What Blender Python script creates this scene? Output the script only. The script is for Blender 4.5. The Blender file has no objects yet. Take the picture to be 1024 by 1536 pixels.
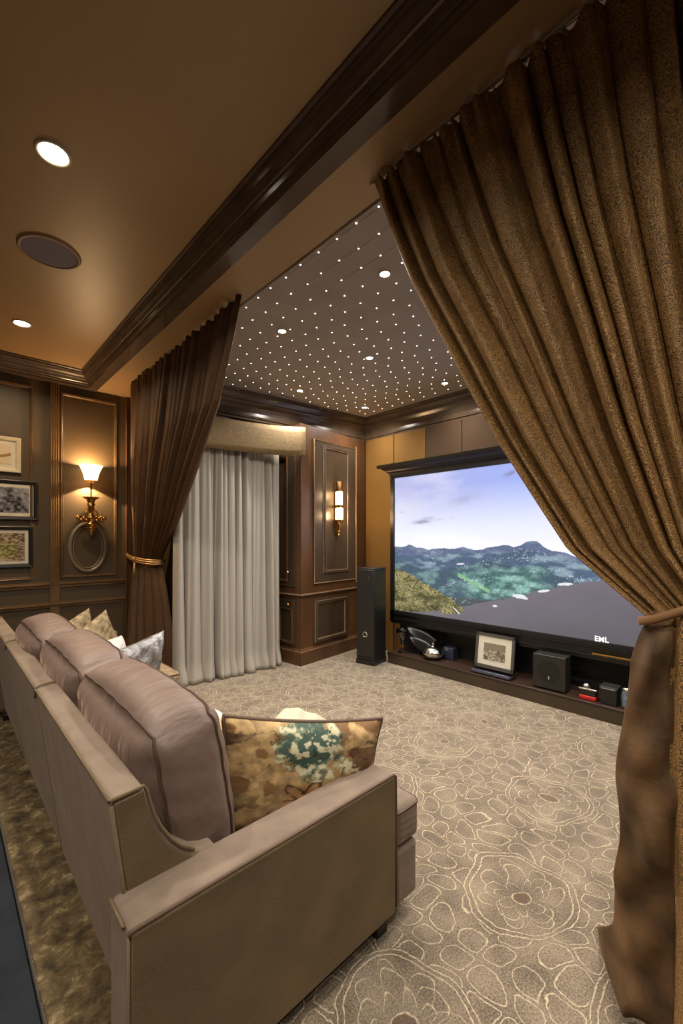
import bpy, bmesh, math, random
import numpy as np
from mathutils import Vector, Matrix, Quaternion
PI = math.pi
random.seed(7)
C = bpy.context.scene.collection
sc = bpy.context.scene

# ------------------------------------------------------------------ basics
def lin(c):
    return tuple((x/12.92 if x <= .04045 else ((x+.055)/1.055)**2.4) for x in [v/255. for v in c])

def mesh_obj(name, verts, faces, mat=None, parent=None, smooth=True, uv=None, loc=None):
    me = bpy.data.meshes.new(name)
    me.from_pydata([tuple(v) for v in verts], [], [tuple(f) for f in faces])
    me.update()
    if uv is not None:
        lay = me.uv_layers.new(name='UVMap')
        for lp in me.loops:
            lay.data[lp.index].uv = uv[lp.vertex_index]
    if smooth:
        me.polygons.foreach_set('use_smooth', [True]*len(me.polygons))
    o = bpy.data.objects.new(name, me)
    C.objects.link(o)
    if mat: me.materials.append(mat)
    if parent: o.parent = parent
    if loc: o.location = loc
    return o

class MB:
    """collects shapes into one mesh"""
    def __init__(s): s.v = []; s.f = []
    def add(s, v, f):
        n = len(s.v); s.v += [tuple(x) for x in v]; s.f += [tuple(i+n for i in q) for q in f]; return s
    def box(s, a, b, rot=None, pivot=None):
        x0, y0, z0 = a; x1, y1, z1 = b
        v = [Vector(p) for p in ((x0,y0,z0),(x1,y0,z0),(x1,y1,z0),(x0,y1,z0),(x0,y0,z1),(x1,y0,z1),(x1,y1,z1),(x0,y1,z1))]
        if rot is not None:
            pv = Vector(pivot) if pivot is not None else sum(v, Vector())/8
            v = [rot @ (p-pv) + pv for p in v]
        return s.add(v, [(0,3,2,1),(4,5,6,7),(0,1,5,4),(1,2,6,5),(2,3,7,6),(3,0,4,7)])
    def lathe(s, prof, center, n=24, axis='Z', caps=True):
        v = []; f = []
        for r, h in prof:
            for k in range(n):
                a = 2*PI*k/n; p = (r*math.cos(a), r*math.sin(a), h)
                if axis == 'X': p = (p[2], p[0], p[1])
                if axis == 'Y': p = (p[0], p[2], -p[1])
                v.append((p[0]+center[0], p[1]+center[1], p[2]+center[2]))
        m = len(prof)
        for i in range(m-1):
            for k in range(n):
                k2 = (k+1) % n
                f.append((i*n+k, i*n+k2, (i+1)*n+k2, (i+1)*n+k))
        if caps:
            f.append(tuple(range(n-1, -1, -1))); f.append(tuple((m-1)*n+k for k in range(n)))
        return s.add(v, f)
    def tube(s, pts, r, n=8, closed=False):
        pts = [Vector(p) for p in pts]; m = len(pts); v = []; f = []
        up = None
        for i, p in enumerate(pts):
            a = pts[(i-1) % m] if (closed or i > 0) else pts[i]
            b = pts[(i+1) % m] if (closed or i < m-1) else pts[i]
            t = (b-a); t = t.normalized() if t.length > 1e-9 else Vector((0,0,1))
            if up is None:
                up = Vector((0,0,1)) if abs(t.z) < .9 else Vector((1,0,0))
            x = t.cross(up)
            if x.length < 1e-4: x = t.orthogonal()
            x.normalize(); y = x.cross(t).normalized(); up = y
            rr = r[i] if isinstance(r, (list, tuple)) else r
            for k in range(n):
                an = 2*PI*k/n
                v.append(p + x*math.cos(an)*rr + y*math.sin(an)*rr)
        L = m if closed else m-1
        for i in range(L):
            j = (i+1) % m
            for k in range(n):
                k2 = (k+1) % n
                f.append((i*n+k, i*n+k2, j*n+k2, j*n+k))
        if not closed:
            f.append(tuple(range(n-1, -1, -1))); f.append(tuple((m-1)*n+k for k in range(n)))
        return s.add(v, f)
    def sphere(s, c, r, n=12, sc3=(1,1,1)):
        prof = [(max(1e-4, math.sin(PI*i/n)), -math.cos(PI*i/n)) for i in range(n+1)]
        st = len(s.v); s.lathe(prof, (0,0,0), n*2, caps=False)
        for i in range(st, len(s.v)):
            x, y, z = s.v[i]; s.v[i] = (c[0]+x*r*sc3[0], c[1]+y*r*sc3[1], c[2]+z*r*sc3[2])
        return s
    def build(s, name, mat=None, parent=None, smooth=False, bevel=0, seg=2, auto=False):
        o = mesh_obj(name, s.v, s.f, mat, parent, smooth=smooth or auto or bevel > 0)
        if auto or bevel > 0:
            o.data.set_sharp_from_angle(angle=math.radians(38))
        if bevel:
            m = o.modifiers.new('Bevel', 'BEVEL'); m.width = bevel; m.segments = seg; m.limit_method = 'ANGLE'
            m.harden_normals = False
            o.data.set_sharp_from_angle(angle=math.radians(89.9)) if seg > 1 else None
        return o

def tag(o, label=None, cat=None, group=None, kind=None):
    if label: o['label'] = label
    if cat: o['category'] = cat
    if group: o['group'] = group
    if kind: o['kind'] = kind
    return o
def struct(o): o['kind'] = 'structure'; return o
def thing(name, label, cat, loc=(0,0,0), rz=0, group=None):
    o = bpy.data.objects.new(name, None); C.objects.link(o)
    o.location = loc; o.rotation_euler = (0,0,rz); o.empty_display_size = .05
    return tag(o, label, cat, group)
def copy_tree(o, parent=None):
    c = o.copy(); C.objects.link(c); c.parent = parent
    for ch in [x for x in bpy.data.objects if x.parent == o]: copy_tree(ch, c)
    return c

# ------------------------------------------------------------------ materials
def newmat(name):
    m = bpy.data.materials.new(name); m.use_nodes = True
    nt = m.node_tree; b = nt.nodes['Principled BSDF']
    return m, nt, b
def N(nt, t, **k):
    n = nt.nodes.new(t)
    for a, v in k.items():
        if hasattr(n, a): setattr(n, a, v)
        else: n.inputs[a.replace('_', ' ')].default_value = v
    return n
def mat(name, col, rough=.5, metal=0, var=0, vs=6, bump=0, bs=80, sheen=0, coat=0, aniso=None, col2=None, spec=.5, coord='Object', dist=.002):
    m, nt, b = newmat(name)
    c = lin(col); b.inputs['Roughness'].default_value = rough; b.inputs['Metallic'].default_value = metal
    b.inputs['Specular IOR Level'].default_value = spec
    b.inputs['Base Color'].default_value = (*c, 1)
    L = nt.links.new
    tc = N(nt, 'ShaderNodeTexCoord')
    mp = N(nt, 'ShaderNodeMapping'); L(tc.outputs[coord], mp.inputs[0])
    if aniso: mp.inputs['Scale'].default_value = aniso
    if var or col2:
        no = N(nt, 'ShaderNodeTexNoise'); no.inputs['Scale'].default_value = vs; no.inputs['Detail'].default_value = 5
        L(mp.outputs[0], no.inputs[0])
        cr = N(nt, 'ShaderNodeValToRGB')
        if col2: a, d = c, lin(col2)
        else: a = tuple(x*(1-var) for x in c); d = tuple(min(1, x*(1+var)) for x in c)
        cr.color_ramp.elements[0].position = .32; cr.color_ramp.elements[1].position = .68
        cr.color_ramp.elements[0].color = (*a, 1); cr.color_ramp.elements[1].color = (*d, 1)
        L(no.outputs[0], cr.inputs[0]); L(cr.outputs[0], b.inputs['Base Color'])
    if bump:
        no = N(nt, 'ShaderNodeTexNoise'); no.inputs['Scale'].default_value = bs; no.inputs['Detail'].default_value = 4
        L(mp.outputs[0], no.inputs[0])
        bp = N(nt, 'ShaderNodeBump'); bp.inputs['Strength'].default_value = bump; bp.inputs['Distance'].default_value = dist
        L(no.outputs[0], bp.inputs['Height']); L(bp.outputs[0], b.inputs['Normal'])
    if sheen:
        b.inputs['Sheen Weight'].default_value = sheen; b.inputs['Sheen Roughness'].default_value = .35
        b.inputs['Sheen Tint'].default_value = (*[min(1, x*2.2) for x in c], 1)
    if coat:
        b.inputs['Coat Weight'].default_value = coat; b.inputs['Coat Roughness'].default_value = .15
    return m
def emis(name, col, s):
    m, nt, b = newmat(name)
    b.inputs['Base Color'].default_value = (*lin(col), 1)
    b.inputs['Emission Color'].default_value = (*lin(col), 1); b.inputs['Emission Strength'].default_value = s
    return m
def attr_mat(name, rough=.6, strength=0, metal=0, bump=0):
    m, nt, b = newmat(name)
    a = N(nt, 'ShaderNodeAttribute', attribute_name='Col')
    nt.links.new(a.outputs[0], b.inputs['Base Color']); b.inputs['Roughness'].default_value = rough
    if strength:
        b.inputs['Base Color'].default_value = (0,0,0,1)
        nt.links.remove(b.inputs['Base Color'].links[0])
        nt.links.new(a.outputs[0], b.inputs['Emission Color']); b.inputs['Emission Strength'].default_value = strength
        b.inputs['Specular IOR Level'].default_value = .15
    if bump:
        tc = N(nt, 'ShaderNodeTexCoord'); no = N(nt, 'ShaderNodeTexNoise'); no.inputs['Scale'].default_value = 120
        nt.links.new(tc.outputs['Object'], no.inputs[0])
        bp = N(nt, 'ShaderNodeBump'); bp.inputs['Strength'].default_value = bump; bp.inputs['Distance'].default_value = .002
        nt.links.new(no.outputs[0], bp.inputs['Height']); nt.links.new(bp.outputs[0], b.inputs['Normal'])
    return m

WOOD = mat('dark_stained_wood', (74,60,46), .33, col2=(58,46,34), vs=3, aniso=(1,1,.25), bump=.15, bs=60)
WOODL = mat('reddish_stained_wood', (94,62,36), .34, col2=(68,46,28), vs=4, aniso=(1,1,.3), bump=.12, bs=60)
CROWN = mat('crown_wood', (84,68,54), .24, var=.2, vs=5, bump=.05, bs=14, coat=.5)
GILT = mat('bronze_gilded_edge', (176,146,116), .3, metal=.5, var=.2, vs=20)
PANEL = mat('olive_brown_wall_paint', (76,62,43), .5, var=.06, vs=3)
CEIL = mat('tan_ceiling_paint', (160,130,92), .42, var=.04, vs=2, bump=.1, bs=300)
STARC = mat('star_ceiling_felt', (160,150,140), .8, var=.05, vs=4, bump=.3, bs=200)
BLACK = mat('black_satin', (26,25,25), .35)
BLKG = mat('black_gloss', (14,14,15), .12, coat=.3)
GREY = mat('dark_grey_vinyl', (38,36,34), .4, bump=.2, bs=300)
BRASS = mat('polished_brass', (205,158,84), .22, metal=1, var=.15, vs=30)
SILVER = mat('polished_silver', (215,213,205), .15, metal=1)
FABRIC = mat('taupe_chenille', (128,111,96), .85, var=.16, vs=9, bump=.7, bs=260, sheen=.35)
FABS = mat('taupe_chenille_warm_lit', (112,94,68), .85, var=.14, vs=7, bump=.7, bs=260, sheen=.3)  # same chenille; warm bounce light of the side faces put into the colour
CUSH = mat('mauve_brown_satin', (118,98,88), .5, var=.06, vs=5, bump=.8, bs=9, sheen=.5, dist=.03, aniso=(.5,1.6,.35))
PIPE = mat('brown_piping', (92,70,54), .7)
PIPED = mat('dark_brown_piping', (80,60,47), .7)
LINING = mat('brown_suede_lining', (92,66,38), .75, var=.6, vs=7, bump=.5, bs=60, sheen=.4, dist=.004)
GREYC = mat('silver_grey_curtain', (160,153,142), .7, var=.04, vs=6, bump=.2, bs=120, aniso=(1,1,.2))
PELM = mat('straw_gold_fabric', (150,126,86), .7, col2=(112,88,54), vs=30, aniso=(1,1,6), bump=.5, bs=80)
TILE_G = mat('gold_wall_panel', (116,84,40), .8, spec=.15, var=.06, vs=3, bump=.3, bs=300)
TILE_B = mat('grey_brown_wall_panel', (72,55,40), .8, spec=.15, var=.06, vs=3, bump=.3, bs=300)
NAVY = mat('dark_navy_carpet', (34,38,46), .95, var=.35, vs=5, bump=.8, bs=90)
WHITEM = mat('white_mat_board', (205,198,180), .7)
CREAM = mat('cream_frame_wood', (196,184,158), .45, var=.05)
GLASS, _nt, _b = newmat('clear_glass')
_b.inputs['Transmission Weight'].default_value = 1; _b.inputs['Roughness'].default_value = .03; _b.inputs['IOR'].default_value = 1.45
SPKG = mat('blue_grey_speaker_mesh', (120,116,132), .8, bump=.5, bs=500)
WHITEP = mat('white_cotton', (214,204,190), .8, var=.05, vs=8, bump=.3, bs=50, dist=.004)

def carpet():
    m, nt, b = newmat('patterned_carpet'); L = nt.links.new
    def M(op, a, b_=None, c=None):
        n = N(nt, 'ShaderNodeMath', operation=op)
        for k, q in enumerate((a, b_, c)):
            if q is None: continue
            if isinstance(q, (int, float)): n.inputs[k].default_value = q
            else: L(q, n.inputs[k])
        return n.outputs[0]
    def line(d, w0, w1):
        r = N(nt, 'ShaderNodeMapRange'); r.inputs['From Min'].default_value = w0; r.inputs['From Max'].default_value = w1
        r.inputs['To Min'].default_value = 1; r.inputs['To Max'].default_value = 0
        L(M('ABSOLUTE', d), r.inputs['Value']); return r.outputs[0]
    tc = N(nt, 'ShaderNodeTexCoord')
    def distort(src, scale, amt, detail=2):
        no = N(nt, 'ShaderNodeTexNoise'); no.inputs['Scale'].default_value = scale; no.inputs['Detail'].default_value = detail
        L(tc.outputs['Object'], no.inputs[0])
        mx = N(nt, 'ShaderNodeMix', data_type='RGBA', blend_type='LINEAR_LIGHT'); mx.inputs[0].default_value = amt
        L(src, mx.inputs[6]); L(no.outputs['Color'], mx.inputs[7]); return mx.outputs[2]
    P1 = distort(tc.outputs['Object'], 2.4, .13); P1 = distort(P1, 38, .007)
    cells = []
    for rnd, scl, off in ((.42, 9.0, .06), ):
        e = N(nt, 'ShaderNodeTexVoronoi', feature='DISTANCE_TO_EDGE', voronoi_dimensions='2D'); e.inputs['Scale'].default_value = scl; e.inputs['Randomness'].default_value = rnd; L(P1, e.inputs['Vector'])
        c = N(nt, 'ShaderNodeTexVoronoi', feature='F1', voronoi_dimensions='2D'); c.inputs['Scale'].default_value = scl; c.inputs['Randomness'].default_value = rnd; L(P1, c.inputs['Vector'])
        circ = M('SUBTRACT', .50, c.outputs['Distance'])
        g = M('SMOOTH_MIN', M('SUBTRACT', e.outputs['Distance'], off), circ, .34)
        cells.append(line(M('SUBTRACT', g, -.01), .009, .028))
    # a second, larger wandering loop layer
    P2 = distort(tc.outputs['Object'], 1.3, .16)
    e2 = N(nt, 'ShaderNodeTexVoronoi', feature='DISTANCE_TO_EDGE', voronoi_dimensions='2D'); e2.inputs['Scale'].default_value = 2.6; e2.inputs['Randomness'].default_value = .8; L(P2, e2.inputs['Vector'])
    loop = line(M('SUBTRACT', e2.outputs['Distance'], .05), .006, .013)
    cur = cells[0]
    # flower discs on a sparse lattice
    v = N(nt, 'ShaderNodeTexVoronoi', feature='F1', voronoi_dimensions='2D'); v.inputs['Scale'].default_value = 1.3
    v.inputs['Randomness'].default_value = .55; L(P1, v.inputs['Vector'])
    sub = N(nt, 'ShaderNodeVectorMath', operation='SUBTRACT'); L(P1, sub.inputs[0]); L(v.outputs['Position'], sub.inputs[1])
    sep = N(nt, 'ShaderNodeSeparateXYZ'); L(sub.outputs[0], sep.inputs[0])
    cmb = N(nt, 'ShaderNodeCombineXYZ'); L(sep.outputs[0], cmb.inputs[0]); L(sep.outputs[1], cmb.inputs[1])
    ln = N(nt, 'ShaderNodeVectorMath', operation='LENGTH'); L(cmb.outputs[0], ln.inputs[0]); rad = ln.outputs['Value']
    th = M('ARCTAN2', sep.outputs[1], sep.outputs[0])
    def petal(R_, ph, k=3.5):
        q = M('POWER', M('ABSOLUTE', M('COSINE', M('MULTIPLY_ADD', th, k, ph))), .45)
        return line(M('SUBTRACT', rad, M('MULTIPLY', q, R_)), .0012, .0038)
    fl_ = M('MAXIMUM', petal(.185, 0), petal(.10, PI/2))
    fl_ = M('MAXIMUM', fl_, petal(.15, .9, 2.5))
    for r_ in (.035, .205, .228): fl_ = M('MAXIMUM', fl_, line(M('SUBTRACT', rad, r_), .0014, .0038))
    inside = M('LESS_THAN', rad, .236)
    sw = N(nt, 'ShaderNodeMix', data_type='FLOAT'); L(inside, sw.inputs[0]); L(cur, sw.inputs[2]); L(fl_, sw.inputs[3])
    br = N(nt, 'ShaderNodeTexNoise'); br.inputs['Scale'].default_value = 90; br.inputs['Detail'].default_value = 3; L(tc.outputs['Object'], br.inputs[0])
    rr = N(nt, 'ShaderNodeMapRange'); rr.inputs['From Min'].default_value = .36; rr.inputs['From Max'].default_value = .56
    rr.inputs['To Min'].default_value = .35; L(br.outputs[0], rr.inputs['Value'])
    mm = M('MULTIPLY', sw.outputs[0], rr.outputs[0])
    base = N(nt, 'ShaderNodeTexNoise'); base.inputs['Scale'].default_value = 150; base.inputs['Detail'].default_value = 3; L(tc.outputs['Object'], base.inputs[0])
    big = N(nt, 'ShaderNodeTexNoise'); big.inputs['Scale'].default_value = 7; big.inputs['Detail'].default_value = 2; L(tc.outputs['Object'], big.inputs[0])
    mixv = M('MULTIPLY_ADD', big.outputs[0], .45, M('MULTIPLY', base.outputs[0], .75))
    cr = N(nt, 'ShaderNodeValToRGB'); cr.color_ramp.elements[0].position = .46; cr.color_ramp.elements[1].position = .76
    cr.color_ramp.elements[0].color = (*lin((84,72,57)), 1); cr.color_ramp.elements[1].color = (*lin((150,134,112)), 1)
    L(mixv, cr.inputs[0])
    disc = M('LESS_THAN', rad, .034)
    dk = N(nt, 'ShaderNodeMix', data_type='RGBA'); L(M('MULTIPLY', disc, .7), dk.inputs[0]); L(cr.outputs[0], dk.inputs[6]); dk.inputs[7].default_value = (*lin((84,62,46)), 1)
    mix = N(nt, 'ShaderNodeMix', data_type='RGBA'); L(mm, mix.inputs[0]); L(dk.outputs[2], mix.inputs[6])
    mix.inputs[7].default_value = (*lin((212,191,157)), 1)
    L(mix.outputs[2], b.inputs['Base Color']); b.inputs['Roughness'].default_value = .95
    ad = M('ADD', base.outputs[0], mm)
    bp = N(nt, 'ShaderNodeBump'); bp.inputs['Strength'].default_value = .8; bp.inputs['Distance'].default_value = .006
    L(ad, bp.inputs['Height']); L(bp.outputs[0], b.inputs['Normal'])
    b.inputs['Sheen Weight'].default_value = .2
    return m
CARPET = carpet()

def runner():
    m, nt, b = newmat('gold_velvet_runner'); L = nt.links.new
    tc = N(nt, 'ShaderNodeTexCoord'); mp = N(nt, 'ShaderNodeMapping'); mp.inputs['Scale'].default_value = (9, 9, 9); L(tc.outputs['Object'], mp.inputs[0])
    no = N(nt, 'ShaderNodeTexNoise'); no.inputs['Scale'].default_value = 1.6; no.inputs['Detail'].default_value = 8; no.inputs['Roughness'].default_value = .75; no.inputs['Distortion'].default_value = .35
    L(mp.outputs[0], no.inputs[0])
    cr = N(nt, 'ShaderNodeValToRGB'); e = cr.color_ramp.elements; e[0].position = .38; e[1].position = .72
    e[0].color = (*lin((66,52,32)), 1); e[1].color = (*lin((206,184,140)), 1)
    k = e.new(.55); k.color = (*lin((118,98,64)), 1)
    L(no.outputs[0], cr.inputs[0]); L(cr.outputs[0], b.inputs['Base Color']); b.inputs['Roughness'].default_value = .8
    bp = N(nt, 'ShaderNodeBump'); bp.inputs['Strength'].default_value = .8; bp.inputs['Distance'].default_value = .01
    L(no.outputs[0], bp.inputs['Height']); L(bp.outputs[0], b.inputs['Normal'])
    return m
RUNNER = runner()

def damask(name, dark, light, sc=1.0):
    m, nt, b = newmat(name); L = nt.links.new
    tc = N(nt, 'ShaderNodeTexCoord')
    no = N(nt, 'ShaderNodeTexNoise'); no.inputs['Scale'].default_value = 9*sc; no.inputs['Detail'].default_value = 3
    L(tc.outputs['UV'], no.inputs[0])
    mx = N(nt, 'ShaderNodeMix', data_type='RGBA', blend_type='LINEAR_LIGHT'); mx.inputs[0].default_value = .05
    L(tc.outputs['UV'], mx.inputs[6]); L(no.outputs['Color'], mx.inputs[7])
    v = N(nt, 'ShaderNodeTexVoronoi', feature='SMOOTH_F1', voronoi_dimensions='2D'); v.inputs['Scale'].default_value = 15*sc; v.inputs['Smoothness'].default_value = .25
    L(mx.outputs[2], v.inputs['Vector'])
    ml = N(nt, 'ShaderNodeMath', operation='MULTIPLY'); ml.inputs[1].default_value = 30; L(v.outputs['Distance'], ml.inputs[0])
    si = N(nt, 'ShaderNodeMath', operation='SINE'); L(ml.outputs[0], si.inputs[0])
    n2 = N(nt, 'ShaderNodeTexNoise'); n2.inputs['Scale'].default_value = 90*sc; n2.inputs['Detail'].default_value = 3; L(tc.outputs['UV'], n2.inputs[0])
    n3 = N(nt, 'ShaderNodeTexNoise'); n3.inputs['Scale'].default_value = 5*sc; n3.inputs['Detail'].default_value = 4; L(tc.outputs['UV'], n3.inputs[0])
    a1 = N(nt, 'ShaderNodeMath', operation='MULTIPLY_ADD'); L(si.outputs[0], a1.inputs[0]); a1.inputs[1].default_value = .17; L(n2.outputs[0], a1.inputs[2])
    a2 = N(nt, 'ShaderNodeMath', operation='MULTIPLY_ADD'); L(n3.outputs[0], a2.inputs[0]); a2.inputs[1].default_value = .35; L(a1.outputs[0], a2.inputs[2])
    cr = N(nt, 'ShaderNodeValToRGB'); e = cr.color_ramp.elements; e[0].position = .5; e[1].position = .86
    e[0].color = (*lin(dark), 1); e[1].color = (*lin(light), 1)
    L(a2.outputs[0], cr.inputs[0]); L(cr.outputs[0], b.inputs['Base Color'])
    b.inputs['Roughness'].default_value = .62; b.inputs['Sheen Weight'].default_value = .25; b.inputs['Sheen Tint'].default_value = (*lin(light), 1)
    bp = N(nt, 'ShaderNodeBump'); bp.inputs['Strength'].default_value = .5; bp.inputs['Distance'].default_value = .004
    L(a1.outputs[0], bp.inputs['Height']); L(bp.outputs[0], b.inputs['Normal'])
    return m
DAM = damask('brown_gold_paisley_chenille', (84,61,34), (184,142,86), 2.0)
DAML = damask('dark_brown_paisley_chenille', (56,37,21), (108,74,40), 2.2)

# numpy value noise
rng = np.random.RandomState(3)
_T = rng.rand(64, 64)
def vn(x, y):
    xi = np.floor(x).astype(int); yi = np.floor(y).astype(int); fx = x-xi; fy = y-yi
    fx = fx*fx*(3-2*fx); fy = fy*fy*(3-2*fy); g = lambda a, b_: _T[a % 64, b_ % 64]
    return (g(xi, yi)*(1-fx)+g(xi+1, yi)*fx)*(1-fy)+(g(xi, yi+1)*(1-fx)+g(xi+1, yi+1)*fx)*fy
def fbm(x, y, o=5):
    s = 0; a = .5
    for i in range(o): s = s+a*vn(x*2**i+i*7.3, y*2**i+i*3.1); a *= .5
    return s
def fb2(x, y, o=5): return np.clip((fbm(x, y, o)-.47)*2.1+.5, 0, 1)
def set_col(o, cols):
    me = o.data; at = me.color_attributes.new('Col', 'FLOAT_COLOR', 'POINT')
    a = np.ones((len(me.vertices), 4), dtype=np.float32); a[:, :3] = cols; at.data.foreach_set('color', a.ravel())
def linc(a):
    a = np.asarray(a, dtype=float)/255.; return np.where(a <= .04045, a/12.92, ((a+.055)/1.055)**2.4)
def grid(nx, ny, fn):
    v = [fn(i/(nx-1), j/(ny-1)) for j in range(ny) for i in range(nx)]
    f = [(j*nx+i, j*nx+i+1, (j+1)*nx+i+1, (j+1)*nx+i) for j in range(ny-1) for i in range(nx-1)]
    return v, f

def sweep(path, prof, side=1, closed=False):
    """mitred moulding: path in plan, prof = [(offset, z)], side=+1 offsets to the left of travel"""
    P = [Vector(p) for p in path]; n = len(P); rings = []
    for i in range(n):
        d0 = (P[i]-P[i-1]).normalized() if (i > 0 or closed) else None
        d1 = (P[(i+1) % n]-P[i]).normalized() if (i < n-1 or closed) else None
        if d0 is None: d0 = d1
        if d1 is None: d1 = d0
        n0 = Vector((-d0.y, d0.x))*side; n1 = Vector((-d1.y, d1.x))*side
        m = (n0+n1).normalized(); k = 1/max(.2, m.dot(n0))
        rings.append([(P[i].x+m.x*k*o, P[i].y+m.y*k*o, z) for o, z in prof])
    m = len(prof); v = [p for r in rings for p in r]; f = []
    for i in range(n if closed else n-1):
        j = (i+1) % n
        for k in range(m-1): f.append((i*m+k, i*m+k+1, j*m+k+1, j*m+k))
    if not closed: f.append(tuple(range(m))); f.append(tuple((n-1)*m+k for k in range(m-1, -1, -1)))
    return v, f

def molding_frame(x0, z0, x1, z1, plane, w=.03, d=.018):
    """rectangular picture-frame moulding on a wall. plane(x, z, out) -> point"""
    prof = [(0,0),(0,d*.6),(w*.2,d),(w*.45,d*.75),(w*.7,d*.95),(w,d*.3),(w,0)]
    mb = MB(); rings = []
    for (cx, cz, sx, sz) in ((x0,z0,1,1),(x1,z0,-1,1),(x1,z1,-1,-1),(x0,z1,1,-1)):
        rings.append([plane(cx+sx*o, cz+sz*o, h) for o, h in prof])
    m = len(prof); v = [p for r in rings for p in r]; f = []
    for i in range(4):
        j = (i+1) % 4
        for k in range(m-1): f.append((i*m+k, i*m+k+1, j*m+k+1, j*m+k))
    mb.add(v, f); return mb

# ------------------------------------------------------------------ the room
VL = 5.36; ZS = 3.155; ZM = 3.3; ZST = 3.168
fl = MB().box((.245,-1.6,-.12),(4.6,VL+.1,0)).build('floor', CARPET); struct(fl)
fl2 = MB().box((-3.0,-1.6,-.12),(.235,VL+.1,-.012)).build('floor', NAVY); struct(fl2)
w = MB().box((-3.0,VL,-.1),(1.95,VL+.12,3.4)).build('wall_left', PANEL); struct(w); WL = w
struct(MB().box((-3.12,-1.6,-.1),(-3.0,VL+.12,3.4)).build('wall_back', PANEL))
struct(MB().box((-3.0,-1.72,-.1),(1.46,-1.6,3.4)).build('wall_right', PANEL))
struct(MB().box((1.55,-1.72,-.1),(1.68,-.02,ZS)).build('wall_partition', PANEL))
struct(MB().box((1.68,-.95,-.1),(4.6,-.85,3.4)).build('wall_theatre_right', TILE_B))
ws = MB().box((4.4,-.95,-.1),(4.55,4.3,3.4)).build('wall_screen', TILE_B); struct(ws)
# stub between the wide lounge and the narrower theatre, alcove back
struct(MB().box((1.95,4.62,-.1),(2.05,VL+.12,3.4)).build('wall_stub', WOOD))
struct(MB().box((1.95,4.52,-.1),(3.3,4.64,3.4)).build('wall_alcove', WOOD))
struct(MB().box((2.0,4.36,2.72),(3.2,4.62,3.3)).build('wall_bulkhead', WOOD))
# ceilings
struct(MB().box((-3.0,-1.72,ZM),(1.35,VL+.1,ZM+.12)).build('ceiling', CEIL))
struct(MB().box((1.29,-1.72,ZS),(1.565,VL+.1,ZM+.05)).build('ceiling_soffit', CEIL))
struct(MB().box((1.56,4.3,ZS),(2.05,VL+.1,ZM+.05)).build('ceiling_soffit', CEIL))
struct(MB().box((1.565,-.95,ZST),(4.5,4.7,ZM+.1)).build('ceiling_star', STARC))
struct(MB().box((1.56,-.95,ZS-.004),(1.572,4.6,ZST)).build('trim_1', CROWN))
# beam crown + lounge crown, one mitred moulding
prof = [(0,3.143),(.088,3.143),(.09,3.160),(.098,3.170),(.098,3.182),(.104,3.187),(.112,3.205),(.118,3.214),(.126,3.218),(.128,3.226),(.136,3.234),(.150,3.246),(.158,3.262),(.164,3.268),(.166,3.282),(.178,3.288),(.180,3.3),(0,3.3)]
v, f = sweep([(-3.0,VL),(1.29,VL),(1.29,-1.6)], prof, side=-1)
o = mesh_obj('trim_2', v, f, CROWN, smooth=False); struct(o)
# theatre crown
cp = [(0,2.872),(.012,2.872),(.014,2.895),(.028,2.902),(.03,2.915),(.018,2.925),(.018,2.96),(.026,2.985),(.045,3.02),(.07,3.05),(.078,3.062),(.088,3.066),(.09,3.08),(.1,3.10),(.118,3.125),(.122,3.14),(.135,3.146),(.137,ZST),(0,ZST)]
v, f = sweep([(1.9,4.40),(4.40,4.14),(4.40,-.85)], cp, side=-1)
o = mesh_obj('trim_3', v, f, CROWN, smooth=False); struct(o)
struct(MB().add(*sweep([(2.0,4.40),(4.40,4.14)], [(0,2.5),(-.1,2.5),(-.1,3.2),(0,3.2)], side=-1)).build('wall_cabinet_side', WOOD))
# upholstered panels on the screen wall
for k in range(8):
    y1 = 4.115-.505*k; m_ = TILE_G if k < 2 else TILE_B
    lab = 'gold wall panel' if k < 2 else None
    p_ = MB().box((4.378,y1-.497,.0),(4.4,y1-.004,2.874)).build('fabric_panel', m_, ws, bevel=.006)
    if lab: p_['label'] = lab
MB().box((4.372,3.60,.0),(4.4,3.611,2.88)).build('panel_joint', WOOD, ws)

# ---- left wall mouldings (children of wall_left)
LW = lambda x, z, h: (x, VL-h, z)
def lframe(name, x0, z0, x1, z1, w=.03, d=.018, m=None):
    return molding_frame(x0, z0, x1, z1, LW, w, d).build(name, m or GILT_W, WL, auto=True)
GILT_W = mat('bronzed_wood_moulding', (104,80,52), .3, metal=.15, var=.2, vs=12, coat=.3)
lframe('panel_molding', -.62, 1.08, .715, 3.06)
lframe('panel_molding', .955, 1.08, 1.505, 3.06, .028)
lframe('panel_molding', -2.2, 1.08, -.8, 3.06)
def lrail(name, z0, z1, x0, x1, d=.035):
    pr = [(0,z0),(d*.5,z0),(d*.55,z0+(z1-z0)*.3),(d,z0+(z1-z0)*.5),(d,z0+(z1-z0)*.72),(d*.7,z0+(z1-z0)*.78),(d*.7,z1),(0,z1)]
    v, f = sweep([(x0,VL),(x1,VL)], pr, side=-1); return mesh_obj(name, v, f, GILT_W, WL, smooth=False)
lrail('chair_rail', .985, 1.045, -3.0, .86); lrail('chair_rail', .985, 1.045, .945, 1.62)
lrail('chair_rail', .775, .83, -3.0, 1.60)
pm = MB().box((.86,VL-.022,0),(.945,VL,3.143))
for k in range(4): pm.tube([(.872+.02*k,VL-.022,1.0),(.872+.02*k,VL-.022,3.14)], .006, 6)
pm.build('pilaster', GILT_W, WL, auto=True)
MB().box((1.60,VL-.03,0),(1.70,VL,3.143)).tube([(1.605,VL-.03,0),(1.605,VL-.03,3.14)], .01, 6).build('pilaster', WOODL, WL, auto=True)
lrail('baseboard', .0, .16, -3.0, 1.60, .03).data.materials[0] = WOOD
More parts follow.
